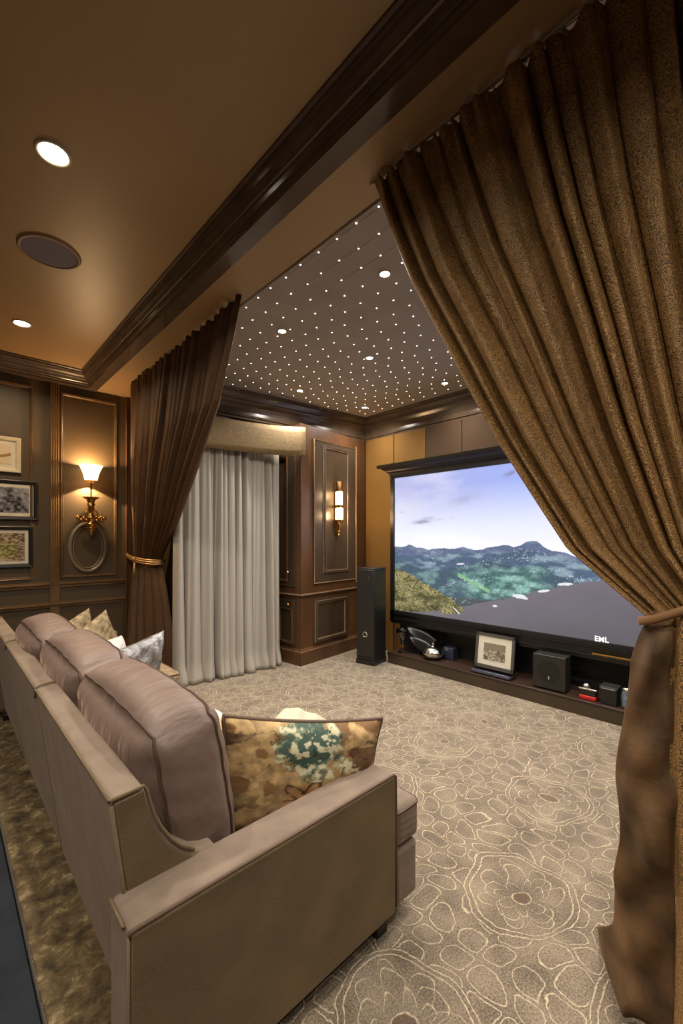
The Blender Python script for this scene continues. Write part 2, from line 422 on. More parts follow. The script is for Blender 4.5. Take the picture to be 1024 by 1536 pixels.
# oval ring moulding below the sconce
pts = [(1.215+.172*math.cos(a), VL-.006, 1.405+.262*math.sin(a)) for a in [2*PI*k/64 for k in range(64)]]
RINGM = mat('pale_bronze_ring', (128,112,92), .35, metal=.2, var=.1)
rg = MB(); rg.tube(pts, .022, 10, closed=True)
rg.tube([(1.215+.14*math.cos(a), VL-.006, 1.405+.228*math.sin(a)) for a in [2*PI*k/64 for k in range(64)]], .008, 8, closed=True)
rg.build('oval_molding', RINGM, WL, smooth=True)

# ------------------------------------------------------------------ framed pictures
def art_cols(kind, X, Y):
    n = fbm(X*9+kind*5, Y*9, 5)
    n2 = fbm(X*22+3, Y*22+kind, 4)
    if kind == 0:
        a = linc((206,190,160))[None]*(1+.15*(n2-.5))[:, None]
        band = np.abs(Y-.35-.5*(X-.4)**2) < .07
        a[band] = linc((150,112,70)); return a
    if kind == 1:
        t = np.clip((n-.3)*2.4 + (Y-.4)*.5, 0, 1)[:, None]
        return linc((34,36,38))*(1-t)+linc((150,150,158))*t
    t = np.clip((n2-.3)*2.6, 0, 1)[:, None]
    c = linc((88,66,50))*(1-t)+linc((186,170,138))*t
    g = (np.hypot(X-.6, (Y-.4)*.8) < .25); c[g] = c[g]*np.array([.8,.95,.6]); return c
ARTM = attr_mat('printed_picture', .35)
def picture(x0, x1, z0, z1, fw, mw, fm, kind, label, depth=.03):
    t = thing('framed_picture', label, 'picture', ((x0+x1)/2, VL, z0))
    cx = (x0+x1)/2; W = x1-x0; Hh = z1-z0
    mb = MB(); pr = [(0,0),(0,depth*.9),(fw*.15,depth),(fw*.7,depth*.85),(fw,depth*.45),(fw,0)]
    rings = []
    for (px, pz, sx, sz) in ((-W/2,0,1,1),(W/2,0,-1,1),(W/2,Hh,-1,-1),(-W/2,Hh,1,-1)):
        rings.append([(px+sx*o, -h, pz+sz*o) for o, h in pr])
    m = len(pr); v = [p for r in rings for p in r]; f = []
    for i in range(4):
        j = (i+1) % 4
        for k in range(m-1): f.append((i*m+k, i*m+k+1, j*m+k+1, j*m+k))
    mb.add(v, f).build('frame', fm, t)
    MB().box((-W/2+fw*.8,-depth*.4,fw*.8),(W/2-fw*.8,-.002,Hh-fw*.8)).build('mat_board', WHITEM, t)
    a = fw+mw
    nx, ny = 50, 50
    v, f = grid(nx, ny, lambda i, j: (-W/2+a+(W-2*a)*i, -depth*.4-.002, a+(Hh-2*a)*j))
    p = mesh_obj('print', v, f, ARTM, t, smooth=False)
    g = np.array([(i/(nx-1), j/(ny-1)) for j in range(ny) for i in range(nx)])
    set_col(p, art_cols(kind, g[:, 0], g[:, 1])); return t
picture(.20, .615, 2.16, 2.51, .045, .035, CREAM, 0, 'small framed print in wide cream frame, topmost of the wall pictures')
picture(.36, .757, 1.688, 2.085, .038, .035, BLACK, 1, 'dark frame with grey shadowy print, middle of the wall pictures')
picture(.20, .715, 1.21, 1.625, .038, .03, BLACK, 2, 'dark frame with brown floral print, lowest of the wall pictures')

# ------------------------------------------------------------------ sconces
def wall_sconce():
    t = thing('wall_sconce', 'brass wall sconce with small flared lit shade above the oval moulding', 'wall lamp', (1.215, VL, 1.72))
    # back plate and turned body stand off the wall by 10 cm
    y = -.13
    b = MB().lathe([(.0,.0),(.04,.0),(.045,-.012),(.03,-.02),(.012,-.03),(.01,-.13)][::1], (0,0,-.02), 20, 'Y')
    b.build('wall_plate', BRASS, t, auto=True)
    SCB = lambda L_: [(r*1.45, h) for r, h in L_]
    MB().lathe(SCB([(.002,-.19),(.012,-.175),(.008,-.16),(.024,-.135),(.03,-.10),(.022,-.085),(.045,-.07),(.045,-.055),(.02,-.045),(.03,-.02),(.034,.01),(.02,.04),(.016,.07),(.026,.10),(.02,.12),(.03,.155),(.022,.165),(.03,.20),(.055,.225),(.058,.23),(.03,.228),(.005,.235)]), (0,y,0), 24).build('body', BRASS, t, smooth=True)
    for s in (-1, 1):
        a = MB()
        pts = [(s*(.01+.105*k/14), y-.01, -.03+.05*math.sin(k/14*PI*1.1)) for k in range(15)]
        a.tube(pts, [.012-.004*k/14 for k in range(15)], 8)
        a.tube([(s*(.115+.03*math.cos(q)), y-.01, -.005+.03*math.sin(q)) for q in [2*PI*k/18 for k in range(16)]], .009, 8)
        a.tube([(s*(.03+.03*math.sin(k/8*PI)), y-.02, .0+.09*k/8) for k in range(9)], .008, 6)
        for q in range(4): a.sphere((s*(.05+.024*q), y-.025, -.02+.022*(q % 2)), .021, 6)
        a.build('scroll_arm', BRASS, t, smooth=True)
    MB().tube([(0,y,.22),(0,y,.40)], .007, 8).lathe([(.01,.385),(.03,.395),(.055,.405),(.055,.412),(.01,.414)], (0,y,0), 20).build('stem', BRASS, t, auto=True)
    sh, nt, b_ = newmat('lit_cream_lamp_shade'); 
    b_.inputs['Base Color'].default_value = (*lin((250,225,180)), 1)
    b_.inputs['Emission Color'].default_value = (*lin((255,206,140)), 1); b_.inputs['Emission Strength'].default_value = 4
    MB().lathe([(.062,.42),(.07,.46),(.085,.51),(.106,.558),(.116,.574),(.113,.574),(.103,.556),(.082,.51),(.067,.46),(.059,.42)], (0,y,0), 32, caps=False).build('lamp_shade', sh, t, smooth=True)
    MB().sphere((0,y,.49), .022, 8).build('bulb', emis('warm_bulb', (255,214,160), 12), t, smooth=True)
    return t
wall_sconce()
def point(name, loc, e, col, r=.03):
    l = bpy.data.lights.new(name, 'POINT'); l.energy = e; l.color = col; l.shadow_soft_size = r
    o = bpy.data.objects.new(name, l); o.location = loc; C.objects.link(o); return o
WARM = (1, .66, .34)
def spot(name, loc, e, col, ang, blend=.4, r=.03, aim=(0,0,-1)):
    l = bpy.data.lights.new(name, 'SPOT'); l.energy = e; l.color = col; l.spot_size = math.radians(ang); l.spot_blend = blend; l.shadow_soft_size = r
    o = bpy.data.objects.new(name, l); o.location = loc; o.rotation_euler = Vector(aim).to_track_quat('-Z', 'Y').to_euler(); C.objects.link(o); return o
point('sconce_lamp', (1.215, VL-.13, 1.72+.545), 26, WARM, .02)
spot('sconce_lamp_down', (1.215, VL-.095, 1.72+.39), 45, WARM, 125, .15, .012)

# ------------------------------------------------------------------ built-in cabinet on the theatre side wall
ang = math.atan2(.15, 1.28)
cab = thing('built_in_cabinet', 'dark wood panelled built-in cabinet between grey curtain and tall speaker', 'cabinet', (3.12,3.98,0), ang)
MB().box((0,0,.0),(1.285,.0+.30,2.868)).box((0,.25,0),(.06,.55,2.868)).build('body', WOODL, cab, bevel=.004)
mb = MB()
mb.add(*sweep([(0,.55),(0,0),(1.285,0)], [(0,0),(.028,0),(.028,.15),(.02,.155),(.02,.17),(.01,.185),(0,.19)], side=-1))
mb.build('plinth', WOODL, cab)
MB().add(*sweep([(0,.55),(0,0),(1.285,0)], [(0,.80),(.01,.805),(.028,.82),(.028,.832),(.018,.84),(0,.845)], side=-1)).build('chair_rail', WOODL, cab)
MB().add(*sweep([(0,.55),(0,0),(1.285,0)], [(.026,.828),(.031,.830),(.031,.836),(.026,.838)], side=-1)).add(*sweep([(0,.55),(0,0),(1.285,0)], [(.019,.155),(.023,.157),(.023,.163),(.019,.165)], side=-1)).build('gilded_line', GILT, cab)
FP = lambda x, z, h: (x, -h, z)
MB().box((.205,-.018,.95),(1.035,0,2.72)).build('door', WOOD, cab, bevel=.004)
d1 = [x for x in bpy.data.objects if x.name == 'door'][0]; d1['label'] = 'tall upper panel door'
FP2 = lambda x, z, h: (x, -.018-h, z)
molding_frame(.205,.95,1.035,2.72, FP2, .009, .008).build('door_molding', GILT, d1, auto=True)
molding_frame(.375,1.07,.865,2.66, FP2, .034, .02).build('door_molding', WOOD, d1, auto=True)
molding_frame(.372,1.067,.868,2.663, FP2, .007, .012).build('gilded_line', GILT, d1, auto=True)
molding_frame(.402,1.097,.838,2.633, lambda x, z, h: (x, -.026-h, z), .007, .010).build('gilded_line', GILT, d1, auto=True)
MB().box((.41,-.026,1.105),(.83,-.016,2.625)).build('door_panel', WOOD, d1)
MB().box((1.05,-.01,.9),(1.062,0,2.76)).build('gilded_line', GILT, cab)
MB().box((.205,-.014,.21),(.85,0,.76)).build('door', WOOD, cab, bevel=.004)
d2 = [x for x in bpy.data.objects if x.name.startswith('door.')][-1]; d2['label'] = 'short lower panel door'
molding_frame(.225,.23,.83,.735, lambda x, z, h: (x, -.014-h, z), .04, .02).build('door_molding', WOOD, d2, auto=True)
molding_frame(.223,.228,.832,.737, lambda x, z, h: (x, -.014-h, z), .007, .014).build('gilded_line', GILT, d2, auto=True)
molding_frame(.262,.267,.793,.698, lambda x, z, h: (x, -.014-h, z), .007, .012).build('gilded_line', GILT, d2, auto=True)
# side face doors (face looks along -x)
SP = lambda y, z, h: (-h, y, z)
MB().box((-.014,.09,.92),(0,.47,2.60)).build('side_door', WOOD, cab, bevel=.004)
sd = bpy.data.objects['side_door']; sd['label'] = 'upper side door with silver knob'
molding_frame(.21,.98,.42,2.5, lambda y, z, h: (-.014-h, y, z), .028, .016).build('door_molding', WOODL, sd, auto=True)
MB().box((-.014,.09,.21),(0,.47,.77)).build('side_door', WOOD, cab, bevel=.004)
sd2 = bpy.data.objects['side_door.001']; sd2['label'] = 'lower side door with brass knob'
molding_frame(.12,.24,.36,.66, lambda y, z, h: (-.014-h, y, z), .028, .016).build('door_molding', WOODL, sd2, auto=True)
knob = [(.006,0),(.006,-.02),(.016,-.028),(.02,-.04),(.014,-.052),(.002,-.055)]
MB().lathe([(r, h) for r, h in knob], (-.014,.17,1.10), 16, 'X').build('knob', SILVER, sd, smooth=True)
MB().lathe([(r, h) for r, h in knob], (-.014,.17,.715), 16, 'X').build('knob', BRASS, sd2, smooth=True)
# cylinder sconce on the cabinet
ca, sa = math.cos(ang), math.sin(ang)
def cabpt(x, y, z): return (3.12+ca*x-sa*y, 3.98+sa*x+ca*y, z)
t = thing('wall_sconce', 'slim vertical brass sconce with two glowing glass cylinders on cabinet door', 'wall lamp', cabpt(.60,-.026,1.56), ang)
MB().box((-.028,-.014,0),(.028,0,.66)).build('back_plate', BRASS, t, bevel=.004)
mb = MB(); 
mb.lathe([(.04,.54),(.045,.545),(.045,.655),(.038,.665)], (0,-.06,0), 24)
mb.build('top_cap', mat('antique_brass', (140,104,64), .35, metal=1), t, auto=True)
MB().lathe([(.046,.33),(.05,.335),(.05,.365),(.046,.37)], (0,-.06,0), 24).build('band', BRASS, t, auto=True)
mb = MB().lathe([(.05,.16),(.052,.165),(.052,.18),(.045,.185)], (0,-.06,0), 24).lathe([(.006,-.03),(.018,-.02),(.012,0),(.03,.03),(.022,.06),(.036,.10),(.03,.14),(.046,.165)], (0,-.05,0), 20)
mb.build('finial', BRASS, t, auto=True)
gl = emis('glowing_frosted_glass', (255,214,150), 7)
MB().lathe([(.04,.37),(.042,.375),(.042,.535),(.04,.54)], (0,-.06,0), 24).build('glass_cylinder', gl, t, auto=True)
MB().lathe([(.042,.185),(.048,.19),(.048,.325),(.042,.33)], (0,-.06,0), 24).build('glass_cylinder', gl, t, auto=True)
point('cylinder_sconce_lamp', cabpt(.60,-.16,1.80), 7, WARM, .04)
point('cylinder_sconce_lamp', cabpt(.60,-.20,2.06), 3, WARM, .05)

# ------------------------------------------------------------------ grey window curtain and pelmet
def cloth(name, nx, ny, fn, mat_, parent=None, thick=.004, uvs=1.0):
    v, f = grid(nx, ny, fn)
    uv = []
    # arc-length based uv so the pattern follows the folds
    rows = np.array(v).reshape(ny, nx, 3)
    du = np.concatenate([np.zeros((ny, 1)), np.cumsum(np.linalg.norm(np.diff(rows, axis=1), axis=2), axis=1)], axis=1)
    mu = np.linspace(0, 1, nx)*uvs
    dv = np.concatenate([np.zeros((1, nx)), np.cumsum(np.linalg.norm(np.diff(rows, axis=0), axis=2), axis=0)], axis=0)
    for j in range(ny):
        for i in range(nx): uv.append((mu[i], dv[j, i]))
    o = mesh_obj(name, v, f, mat_, parent, smooth=True, uv=uv)
    m = o.modifiers.new('Solidify', 'SOLIDIFY'); m.thickness = thick; m.offset = 0
    return o
def fold(s, n, seed=0, sharp=.75):
    ph = s*n*2*PI + 1.1*math.sin(s*7.3+seed) + .8*math.sin(s*17+seed*2)
    q = math.sin(ph); return math.copysign(abs(q)**sharp, q), math.cos(ph)
gx = np.linspace(0, 1, 8)
def greyfn(s, t):
    # t = 0 at the top
    z = 2.74*(1-t)+.006
    x = 1.76+ s*(2.94-1.76); y = 4.30 - .10*s
    s_ = s+.03*math.sin(s*11+1)+.012*math.sin(s*29)
    q, c = fold(s_, 11, 2.0, 1.0)
    A = (.02+.032*t)*(1+.45*math.sin(s*23)) ; q += .3*math.sin(s*150+t*3)*(1-t*.5)
    w = .012*math.sin(s*31+t*2)
    x += c*.018*(.4+t) + .02*math.sin(s*9)*t
    y += q*A + w - .03*t*math.sin(s*PI)
    if t > .93: x += (t-.93)*.25*math.sin(s*40); y -= (t-.93)*.5
    return (x, y, z)
tag(cloth('window_curtain', 420, 60, greyfn, GREYC), 'floor-length pale grey curtain hanging under the straw-coloured pelmet', 'curtain')
pl = [(1.72,4.20),(2.0,4.19),(2.25,4.17),(2.5,4.12),(2.72,4.06),(2.9,3.99),(3.02,3.90),(3.10,3.87),(3.12,3.90),(3.13,3.96)]
v = []; f = []
for k, (x, y) in enumerate(pl):
    zb = 2.455 + .0*k + (.02 if k > 6 else 0)
    for j in range(6): v.append((x, y-.012*math.sin(j/5*PI), zb+(2.79-zb)*j/5))
for k in range(len(pl)-1):
    for j in range(5): f.append((k*6+j, (k+1)*6+j, (k+1)*6+j+1, k*6+j+1))
pel = mesh_obj('pelmet', v, f, PELM); m_ = pel.modifiers.new('Solidify', 'SOLIDIFY'); m_.thickness = .02
tag(pel, 'curved straw-gold fabric pelmet over the pale grey curtain', 'pelmet')

# ------------------------------------------------------------------ right brown curtain
def interp(x, xs, ys): return float(np.interp(x, xs, ys))
TZ = 1.28
wz_z = [1.28,1.36,1.47,1.60,1.83,2.15,2.55,2.85,3.14]; wz_w = [0,.085,.20,.275,.405,.56,.765,.89,1.0]
def sawfold(ph, k=.6):
    # rounded ridges toward -x, deep narrow creases
    a = ph/(2*PI); a -= math.floor(a); return -(abs(math.sin(a*PI))**k)
def right_upper(s, t):
    z = 3.14+(1.27-3.14)*t
    w = interp(z, wz_z, wz_w)
    # s=0 inner free edge, s=1 at the wall
    vt = 1.31-(1.31+.62)*s; vb = .27-(.27+.16)*s
    V = vb+(vt-vb)*w
    dist = 1-t
    ph = 2*PI*21*s + 1.2*math.sin(s*6.1+1.0) + 1.6*math.sin(s*14.3) + 1.5*math.sin(s*33) + .8*math.sin(t*2.5+s*12)
    A = .025+.115*math.sin(min(1, t*1.6+.12)*PI*.5)
    A *= (1-.55*max(0, (t-.6)/.4)) * (.72+.3*math.sin(s*21+1)+.28*math.sin(s*53+2))
    U = 1.475 + A*sawfold(ph, .7) + A*.35
    ph2 = 2*PI*37*s+t*2.2; U += .003*math.sin(ph2)*(1-.5*t)
    if t < .10: U += .010*math.sin(2*PI*42*s)*(1-t/.10)
    V += .012*math.cos(ph)*(1-t)
    return (U, V, z)
rc = thing('draped_curtain', 'huge brown-gold paisley curtain swept to the right, nearest the camera', 'curtain', (0,0,0), group=None)
cloth('drape', 700, 110, right_upper, DAM, rc, .005, 3.2)
def right_lower(s, t):
    z = 1.30*(1-t)+.005
    sp = .5+.5*min(1, t*3)
    V = .214+.006*math.sin(t*7)-.38*s*(.8+.2*sp)
    ph = 2*PI*5*s+1.0
    A = .02+.03*min(1, t*2)
    U = 1.402 + A*sawfold(ph, .7)*.8 + A*.55+.012*math.sin(s*60+t)
    return (U, V, z)
cloth('skirt', 200, 60, right_lower, DAM, rc, .005, .9)
def right_lining(s, t):
    # broad suede fold, s=0 free left edge
    z = 1.29*(1-t)+.012
    L0 = interp(z, [0,.10,.25,.42,.6,.8,1.0,1.15,1.24,1.29], [.50,.47,.40,.362,.352,.351,.337,.312,.285,.262])
    R0 = interp(z, [0,.4,.9,1.2,1.29], [.19,.19,.19,.19,.20])
    U0 = interp(z, [0,.08,.2,.36,.5,1.29], [1.80,1.72,1.62,1.53,1.475,1.46])
    U1 = interp(z, [0,.15,.5,1.29], [1.43,1.43,1.43,1.43])
    V = L0+(R0-L0)*s
    U = U0+(U1-U0)*(s**.8)
    U -= .05*math.sin(s*PI)*(.35+.65*math.sin(min(1, t*1.5)*PI))
    wr = math.sin(z*13+s*3.0)*math.sin(s*PI)*.024 + .014*math.sin(z*23-s*7)*math.sin(s*PI) + .035*math.exp(-((z-.83)/.06)**2)*math.sin(s*PI*1.5)
    U += wr; V += .006*math.sin(z*17+s*2)
    if t > .82:
        k = (t-.82)/.18; U += .05*math.sin(s*9+1)*k; V += .015*math.sin(s*13)*k; z += .006*k*abs(math.sin(s*7))
    return (U, V, z)
cloth('lining', 80, 120, right_lining, LINING, rc, .008)['label'] = 'plain brown suede lining fold'
# tieback: flat band round the gathered cloth up to the wall
def band(name, pts, h, th, m, parent=None):
    v = []; f = []
    for (x, y, z) in pts:
        v += [(x, y, z-h/2), (x-.004, y, z-h/4), (x-.006, y, z), (x-.004, y, z+h/4), (x, y, z+h/2)]
    for i in range(len(pts)-1):
        for j in range(4): f.append((i*5+j, (i+1)*5+j, (i+1)*5+j+1, i*5+j+1))
    o = mesh_obj(name, v, f, m, parent); mm = o.modifiers.new('Solidify', 'SOLIDIFY'); mm.thickness = th; mm.offset = 0
    return o
TIEM = mat('tan_brown_tieback_velvet', (142,104,66), .7, var=.15, vs=12, bump=.3, bs=80, sheen=.3)
tb = band('curtain_tieback', [(1.50,.295,1.262),(1.46,.298,1.265),(1.415,.285,1.272),(1.385,.25,1.285),(1.378,.20,1.31),(1.38,.12,1.35),(1.39,.02,1.40),(1.42,-.08,1.44),(1.50,-.17,1.47)], .022, .006, TIEM)
tag(tb, 'tan velvet band tying back the nearest big curtain', 'tieback')
# rail
rl = MB().tube([(1.462,1.345,3.146),(1.462,-.65,3.146)], .006, 8)
for k in range(34): rl.sphere((1.462, 1.32-.058*k, 3.138), .006, 5)
o = rl.build('curtain_rail', mat('pale_metal_rail', (190,176,150), .3, metal=1), smooth=True); tag(o, 'thin pale metal curtain rail above the nearest big curtain', 'curtain rail')

# ------------------------------------------------------------------ left brown curtain
lz = [1.22,1.45,1.68,2.115,2.535,2.93,3.14]; lw_ = [0,.17,.346,.61,.846,.956,1.0]
def left_upper(s, t):
    z = 3.145+(1.235-3.145)*t
    w = interp(z, lz, lw_)
    tx, ty = 1.50, 2.55+(4.85-2.55)*s
    bx, by = 1.83+(1.66-1.83)*s, 4.90+(5.22-4.90)*s
    w2 = w if s < .75 else w
    x = bx+(tx-bx)*w2; y = by+(ty-by)*w2
    ph = 2*PI*12*s+1.4*math.sin(s*8+2)+1.3*math.sin(s*21)
    A = (.018+.085*math.sin(min(1, t*1.5+.1)*PI*.5))*(1-.5*max(0, (t-.6)/.4))*(.8+.35*math.sin(s*25))
    x += A*sawfold(ph, .7)+.3*A + .004*math.sin(2*PI*40*s)*(1-t)
    if t < .08: z += .012*math.sin(2*PI*20*s)*(1-t/.08)
    return (x, y, z)
lc = thing('draped_curtain', 'dark brown curtain tied back beside the left wall sconce', 'curtain', (0,0,0))
cloth('drape', 420, 90, left_upper, DAML, lc, .005, 3.2)
def left_lower(s, t):
    z = 1.26*(1-t)+.006
    sp = min(1, t*1.3)**.7
    bx, by = 1.83+(1.66-1.83)*s, 4.90+(5.22-4.90)*s
    ex, ey = 1.88+(1.585-1.88)*s, 4.60+(5.24-4.60)*s
    x = bx+(ex-bx)*sp; y = by+(ey-by)*sp
    ph = 2*PI*5*s+.7*math.sin(s*9)
    A = .02+.028*sp
    x += A*sawfold(ph, .7)*.9; y += A*sawfold(ph, .7)*.4
    return (x, y, z)
cloth('skirt', 200, 50, left_lower, DAML, lc, .005, 1.2)
tl = MB()
for dz, rr in ((0,.011),(.022,.011),(-.022,.009)):
    tl.tube([(1.86,4.84,1.24+dz),(1.80,4.81,1.238+dz),(1.735,4.87,1.236+dz),(1.68,4.98,1.245+dz),(1.625,5.09,1.262+dz*.9),(1.60,5.20,1.285+dz*.7),(1.60,5.30,1.31+dz*.4),(1.63,5.355,1.325)], rr, 8)
tl.tube([(1.62,5.10,1.26),(1.61,5.08,1.16),(1.612,5.08,1.10)], [.01,.014,.02], 8).sphere((1.615,5.1,1.27), .03, 8)
tag(tl.build('curtain_tieback', mat('gold_rope', (190,150,96), .35, metal=.5, bump=.6, bs=140), smooth=True), 'gold rope tieback round the dark brown curtain by the left wall', 'tieback')

# ------------------------------------------------------------------ ceiling fixtures
def downlight(x, y, z, r, label, group, e, col, name='recessed_downlight', ang=120):
    t = thing(name, label, 'ceiling light', (x, y, z), 0, group)
    MB().lathe([(r*.78,-.001),(r*.8,-.006),(r*.95,-.008),(r,-.004),(r,.0)], (0,0,0), 32, caps=False).build('trim_ring', CREAM, t, smooth=True)
    MB().lathe([(.001,-.004),(r*.5,-.005),(r*.78,-.003)], (0,0,0), 32, caps=False).build('lens', emis('lamp_lens', (255,240,214), e), t, smooth=True)
    return t
def arealight(x, y, z, e, col, size=.12, spread=150):
    l = bpy.data.lights.new('downlight_lamp', 'AREA'); l.shape = 'DISK'; l.size = size; l.energy = e; l.color = col; l.spread = math.radians(spread)
    o = bpy.data.objects.new('downlight_lamp', l); o.location = (x, y, z-.02); C.objects.link(o); return o
LW1 = (1, .90, .77); LW2 = (1, .93, .84)
downlight(.395, 2.369, ZM, .075, 'bright recessed downlight high on the tan ceiling above the ceiling speaker', None, 40, LW1)
downlight(.516, 4.42, ZM, .07, 'recessed downlight on the tan ceiling near the left wall crown', None, 14, LW1)
arealight(.395, 2.369, ZM, 26, LW1); arealight(.516, 4.42, ZM, 20, (1,.74,.46))
for (x, y, e) in ((-.5,-.5,28),(-1.2,.8,22),(-1.2,2.6,18),(-1.2,4.4,12),(.1,.9,8),(.55,-1.1,18)): arealight(x, y, ZM, e, LW1)
labs = ['recessed downlight in star ceiling, nearest the big brown curtain', 'recessed downlight in star ceiling, nearest the dark left curtain',
        'recessed downlight in star ceiling, centre of the six', 'recessed downlight in star ceiling, lower left above the pale grey curtain',
        'recessed downlight in star ceiling, close to the far crown corner', 'recessed downlight in star ceiling, rightmost above the screen']
for (x, y), lb in zip([(2.043,1.755),(2.01,2.808),(2.89,2.669),(2.962,3.80),(3.936,3.72),(3.947,2.548)], labs):
    downlight(x, y, ZST, .038, lb, 'six downlights in the star ceiling', 22, LW2); arealight(x, y, ZST, 17, LW2, .09)
for (x, y) in ((2.04,.7),(2.9,1.0),(2.9,0.1),(3.95,1.2),(3.9,0.2)): arealight(x, y, ZST, 17, LW2, .09)
t = thing('ceiling_speaker', 'round blue-grey in-ceiling speaker flush in the tan ceiling', 'speaker', (.515,3.199,ZM))
MB().lathe([(.148,-.001),(.15,-.010),(.165,-.010),(.17,-.001)], (0,0,0), 48, caps=False).build('rim', mat('tan_rim', (150,118,88), .5), t, smooth=True)
MB().lathe([(.001,-.006),(.149,-.006)], (0,0,0), 48, caps=False).build('grille', SPKG, t)

# star lights in rows
starE = emis('fibre_star_tip', (255,246,232), 10)
sm = MB().sphere((0,0,0), .0018, 5)
for a in range(2):
    d = Vector((math.cos(.6+a*PI/2), math.sin(.6+a*PI/2), 0))*.0055
    sm.tube([tuple(-d), tuple(d)], .0007, 4)
proto = sm.build('star_light', starE, smooth=True)
tag(proto, 'tiny white star light point in the dark star ceiling', 'star light', 'fibre-optic star lights in the ceiling')
offs = {0:0, 1:-.035, 2:-.072, 3:.043}
cam_r = lambda x, y: (.7252*x-.6887*y, .6886*x+.7251*y)
spots = []; rest = []
for i in range(19):
    U = 1.612+.1405*i
    if U > 4.22: break
    off = offs.get(i, [.01,-.03,.05,-.06,.03][i % 5])
    j = -14
    while True:
        V = 1.4175+off+.16*j; j += 1
        if V < -.75: continue
        if V > 4.35-.1*(U-1.9)-.14: break
        x = U+random.uniform(-.008,.008); y = V+random.uniform(-.008,.008)
        # sight-line bound set by the swept curtain edge, with a generous margin
        vis = y > .62*x - .02 if x < 3.2 else y > .62*x-.1
        if y < x*.46: vis = False
        (spots if vis else rest).append((x, y))
spots.sort(key=lambda p: p[0]**2+p[1]**2)
if len(spots) > 299: rest += spots[299:]; spots = spots[:299]
for k, (x, y) in enumerate(spots):
    o = proto if k == 0 else proto.copy()
    if k: C.objects.link(o)
    o.location = (x, y, ZST-.0016); o.rotation_euler = (0, 0, random.uniform(0, 1.5))
rm = MB()
for x, y in rest: rm.sphere((x, y, ZST-.0016), .0018, 4)
tag(rm.build('star_lights', starE, smooth=True), 'remaining tiny star light points in the hidden side of the star ceiling', 'star lights', kind='stuff')
print('STARS', len(spots), len(rest))
wl = [ 'thin wire strung along the star ceiling nearest the soffit', 'thin wire strung along the second row of star lights', 'thin wire strung along the third row of star lights']
for i in range(3):
    U = 1.612+.1405*i
    o = MB().tube([(U,-.7,ZST-.005),(U,2.2,ZST-.005)], .0011, 4).build('light_wire', mat('fine_wire', (150,130,110), .5)); tag(o, wl[i], 'wire')

# ------------------------------------------------------------------ screen
tv = thing('projection_screen', 'wide framed screen with cornice showing a mountain landscape', 'screen', (4.2,2.0,.44))
def tvp(mb, name, m, **k):
    o = mb.build(name, m, tv, **k); o.location = (-4.2,-2.0,-.44); return o
yl, yr, z0, z1 = 3.443, .50, .598, 2.262
tvp(MB().box((4.17,yl-.004,z0-.105),(4.375,yl+.05,z1+.06)).box((4.17,yr-.05,z0-.105),(4.375,yr+.004,z1+.06)).box((4.17,yr,z0-.155),(4.375,yl+.045,z0+.004)).box((4.17,yr,z1-.002),(4.375,yl,z1+.06)), 'frame', BLACK)
tvp(MB().box((4.15,yr-.05,z0-.12),(4.18,yl+.05,z0-.105)).box((4.15,yr-.05,z0-.045),(4.175,yl+.05,z0-.035)), 'frame_ledge', BLKG)
co = [(0,2.30),(.02,2.30),(.025,2.325),(.05,2.34),(.06,2.355),(.10,2.385),(.13,2.39),(.135,2.425),(0,2.425)]
v, f = sweep([(4.375,yl+.05),(4.19,yl+.05),(4.19,yr-.05),(4.375,yr-.05)], co, side=-1)
tvp(MB().add(v, f).box((4.19,yr-.05,2.30),(4.375,yl+.05,2.42)), 'cornice', mat('black_brown_wood', (34,27,23), .4))
nx, ny = 640, 360
v, f = grid(nx, ny, lambda i, j: (4.195, yl+(yr-yl)*i, z0+(z1-z0)*j))
o = mesh_obj('picture_surface', v, f, attr_mat('landscape_picture', .4, 1.15), tv, smooth=False); o.location = (-4.2,-2.0,-.44)
vv = np.array(v); X = yl-vv[:, 1]; Z = vv[:, 2]
tz = np.clip((Z-1.35)/(2.26-1.35), 0, 1)[:, None]
hz = np.clip(X/2.2, 0, 1)[:, None]
top = linc((176,178,222))*(1-hz)+linc((150,170,238))*hz
k_ = np.clip(tz*1.35-.12, 0, 1); sky = linc((246,247,253))*(1-k_)+top*k_
cl = fb2(X*1.6+1, Z*4, 5); cm = np.clip((cl-.45)*2, 0, 1)[:, None]*.45
sky = sky*(1-cm)+linc((226,224,238))*cm
for (cx, cz, sx, sz, a) in ((.42,1.70,.12,.028,.8),(.50,1.74,.07,.018,.6),(.66,1.72,.04,.010,.6),(.82,1.73,.025,.007,.5),(1.50,2.16,.05,.026,.95),(.98,1.93,.16,.06,.3),(.12,1.83,.03,.010,.4)):
    g = np.exp(-((X-cx-1.2*(Z-cz))/sx)**2-((Z-cz)/sz)**2)*np.clip(.4+fb2(X*14,Z*30,4),0,1); g = np.clip(g*a, 0, 1)[:, None]
    sky = sky*(1-g)+linc((128,124,150))*g
col = sky.copy()
fine = rng.rand(len(X)); f2_ = fb2(X*60, Z*90, 3); spk = np.clip((fine*.6+f2_*.6-.1), 0, 1)
def layer(ridge, base_c, lit_c, ln, top_dark=.0):
    m = Z < ridge; d = np.clip((ridge-Z)/.12, 0, 1)
    c = linc(base_c)*(1-ln[:, None])+linc(lit_c)*ln[:, None]
    c = c*(.80+.42*spk[:, None])
    col[m] = c[m]
nn = lambda a, b_, o=5, s1=0: fb2(X*a+s1, Z*b_+s1, o)
